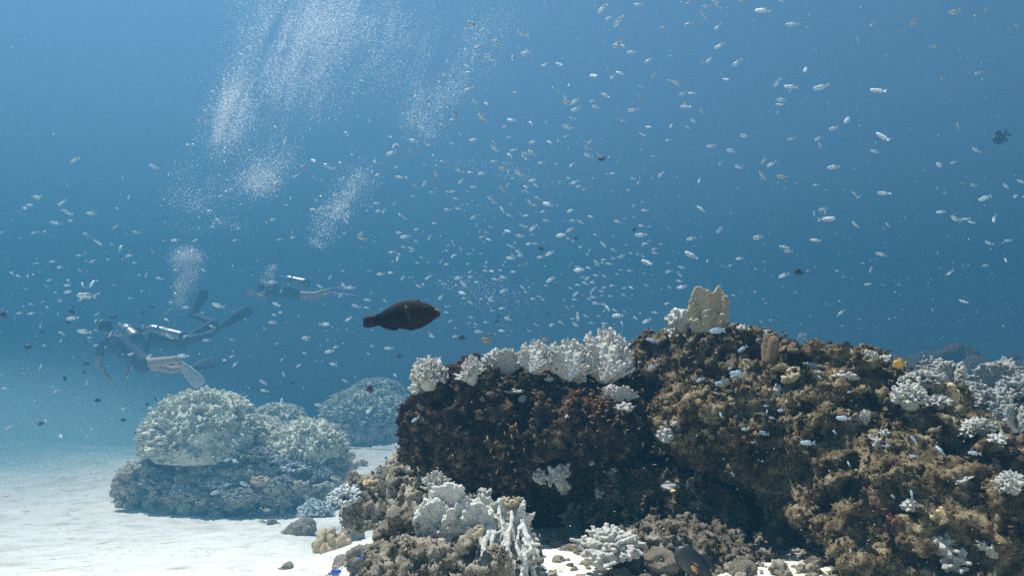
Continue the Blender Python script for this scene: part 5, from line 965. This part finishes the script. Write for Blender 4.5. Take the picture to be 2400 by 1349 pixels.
# bigger bubbles are flattened caps
def cap_mesh():
    q = MB(); n = 14; rg = []
    for t in np.linspace(0, 1, 7): a = t * math.pi / 2; rg.append([(math.sin(a + .02) * math.cos(u), math.sin(a + .02) * math.sin(u), math.cos(a) * .72) for u in np.linspace(0, 6.2832, n, False)])
    for t, z in ((.93, -.10), (.75, -.05), (.3, .02)): rg.append([(t * math.cos(u), t * math.sin(u), z + .04 * math.sin(3 * u)) for u in np.linspace(0, 6.2832, n, False)])
    return q.loft(rg).me('bubble', m_shell)
CAP = cap_mesh()
for x, y, wd, Yb, lab in [(440, 341, 11, 8, 'left of two twin bubbles far left of the small bubble cloud'), (452, 341, 11, 8, 'right of two twin bubbles far left of the small bubble cloud'), (482, 262, 12, 7.5, 'silver cap bubble on the left flank of the bubble column, lowest there'), (500, 217, 14, 7.5, 'silver cap bubble left of the bubble column with drops under it'),
        (526, 188, 11, 7.5, 'upper of two stacked bubbles by the column'), (525, 199, 11, 7.5, 'lower of two stacked bubbles by the column'), (529, 246, 9, 7.5, 'round bubble on the left rim of the column, higher'), (533, 254, 8, 7.5, 'round bubble on the left rim of the column, lower'), (606, 143, 15, 7.3, 'wide cap bubble inside the bubble column'),
        (812, 313, 14, 8, 'bright lens bubble alone right of the column'), (765, 389, 16, 9, 'wide bubble highest over the slanting cloud'), (797, 383, 11, 9, 'bright bubble over the slanting cloud, beside the wide one'), (825, 364, 10, 9, 'small bubble over the right of the slanting cloud'), (611, 18, 12, 7.5, 'cap bubble at the top edge'), (581, 44, 8, 7.5, 'small bubble near the top left of the column'),
        (450, 592, 17, Y1 - .4, 'biggest round bubble crowning the mushroom of bubbles'), (421, 594, 13, Y1 - .4, 'round bubble on the left shoulder of the mushroom'), (465, 606, 12, Y1 - .4, 'round bubble on the right shoulder of the mushroom'), (413, 690, 15, Y1 - .4, 'ring-shaped bubble left of the rising trail'), (401, 711, 14, Y1 - .4, 'bubble just leaving the diver with the silver tank'),
        (541, 446, 10, 8, 'bubble below and left of the small cloud'), (531, 449, 8, 8, 'tiny bubble next to the one below the small cloud'), (752, 461, 9, 9, 'upper bubble left of the slanting cloud'), (741, 471, 8, 9, 'lower bubble left of the slanting cloud'), (224, 775, 9, Y2 - .3, 'bubble at the left diver\'s mouth')]:
    o = link('bubble', CAP); s = wd * Yb / FPX / 2; o.scale = (s, s, s); o.location = P(x, y, Yb); tag(o, lab, 'bubble', 'large single bubbles')
# ------------------------------------------------------------------ drifting particles
m_snow = M('marine_snow', [(.4, (.55, .56, .52)), (.6, (.70, .68, .60))], 3, 2, .8)
p_, r_ = [], []
for k in range(5200):
    x, y = g.uniform(0, 2400), g.uniform(0, 1349); h = hit(x, y) if k % 2 == 0 else None; Y = .7 + 5.5 * g.random() ** 1.3
    if h is not None: Y = min(Y, h[0].y - .05)
    p_.append(P(x, y, Y)); r_.append(Y / FPX * (.35 + 1.25 * g.random() ** 5))
specks('marine_snow', p_, r_, m_snow, 'fine drifting specks suspended all through the water', 'particles')

# silt cloud added for the pale glow over the left sand: soft, dense at its heart
def murk(name, label, c, rad, col, dens):
    m = bpy.data.materials.new(name); m.use_nodes = True; n = m.node_tree.nodes; l = m.node_tree.links; n.remove(n['Principled BSDF'])
    pv = n.new('ShaderNodeVolumePrincipled'); pv.inputs['Color'].default_value = (*col, 1); pv.inputs['Density Attribute'].default_value = ''; pv.inputs['Anisotropy'].default_value = .3
    tc = n.new('ShaderNodeTexCoord'); ln_ = n.new('ShaderNodeVectorMath'); ln_.operation = 'LENGTH'; l.new(tc.outputs['Object'], ln_.inputs[0])
    mr = n.new('ShaderNodeMapRange'); mr.interpolation_type = 'SMOOTHSTEP'; mr.inputs[1].default_value = 1; mr.inputs[2].default_value = .1; mr.inputs[3].default_value = 0; mr.inputs[4].default_value = dens
    l.new(ln_.outputs['Value'], mr.inputs[0]); l.new(mr.outputs[0], pv.inputs['Density']); l.new(pv.outputs[0], n['Material Output'].inputs['Volume'])
    B = MB(); B.loft([[(math.sin(t) * math.cos(a), math.sin(t) * math.sin(a), math.cos(t)) for a in np.linspace(0, 2 * math.pi, 24, False)] for t in np.linspace(math.pi - .02, .02, 14)])
    o = B.build(name, m); o.location = c; o.scale = rad; tag(o, label, 'silt', kind='stuff')
murk('glow_silt', 'added pale turquoise silt cloud giving the glow over the left sand', (-12.5, 15, -.3), (9, 6.5, 3.2), (.52, .90, .97), .46)
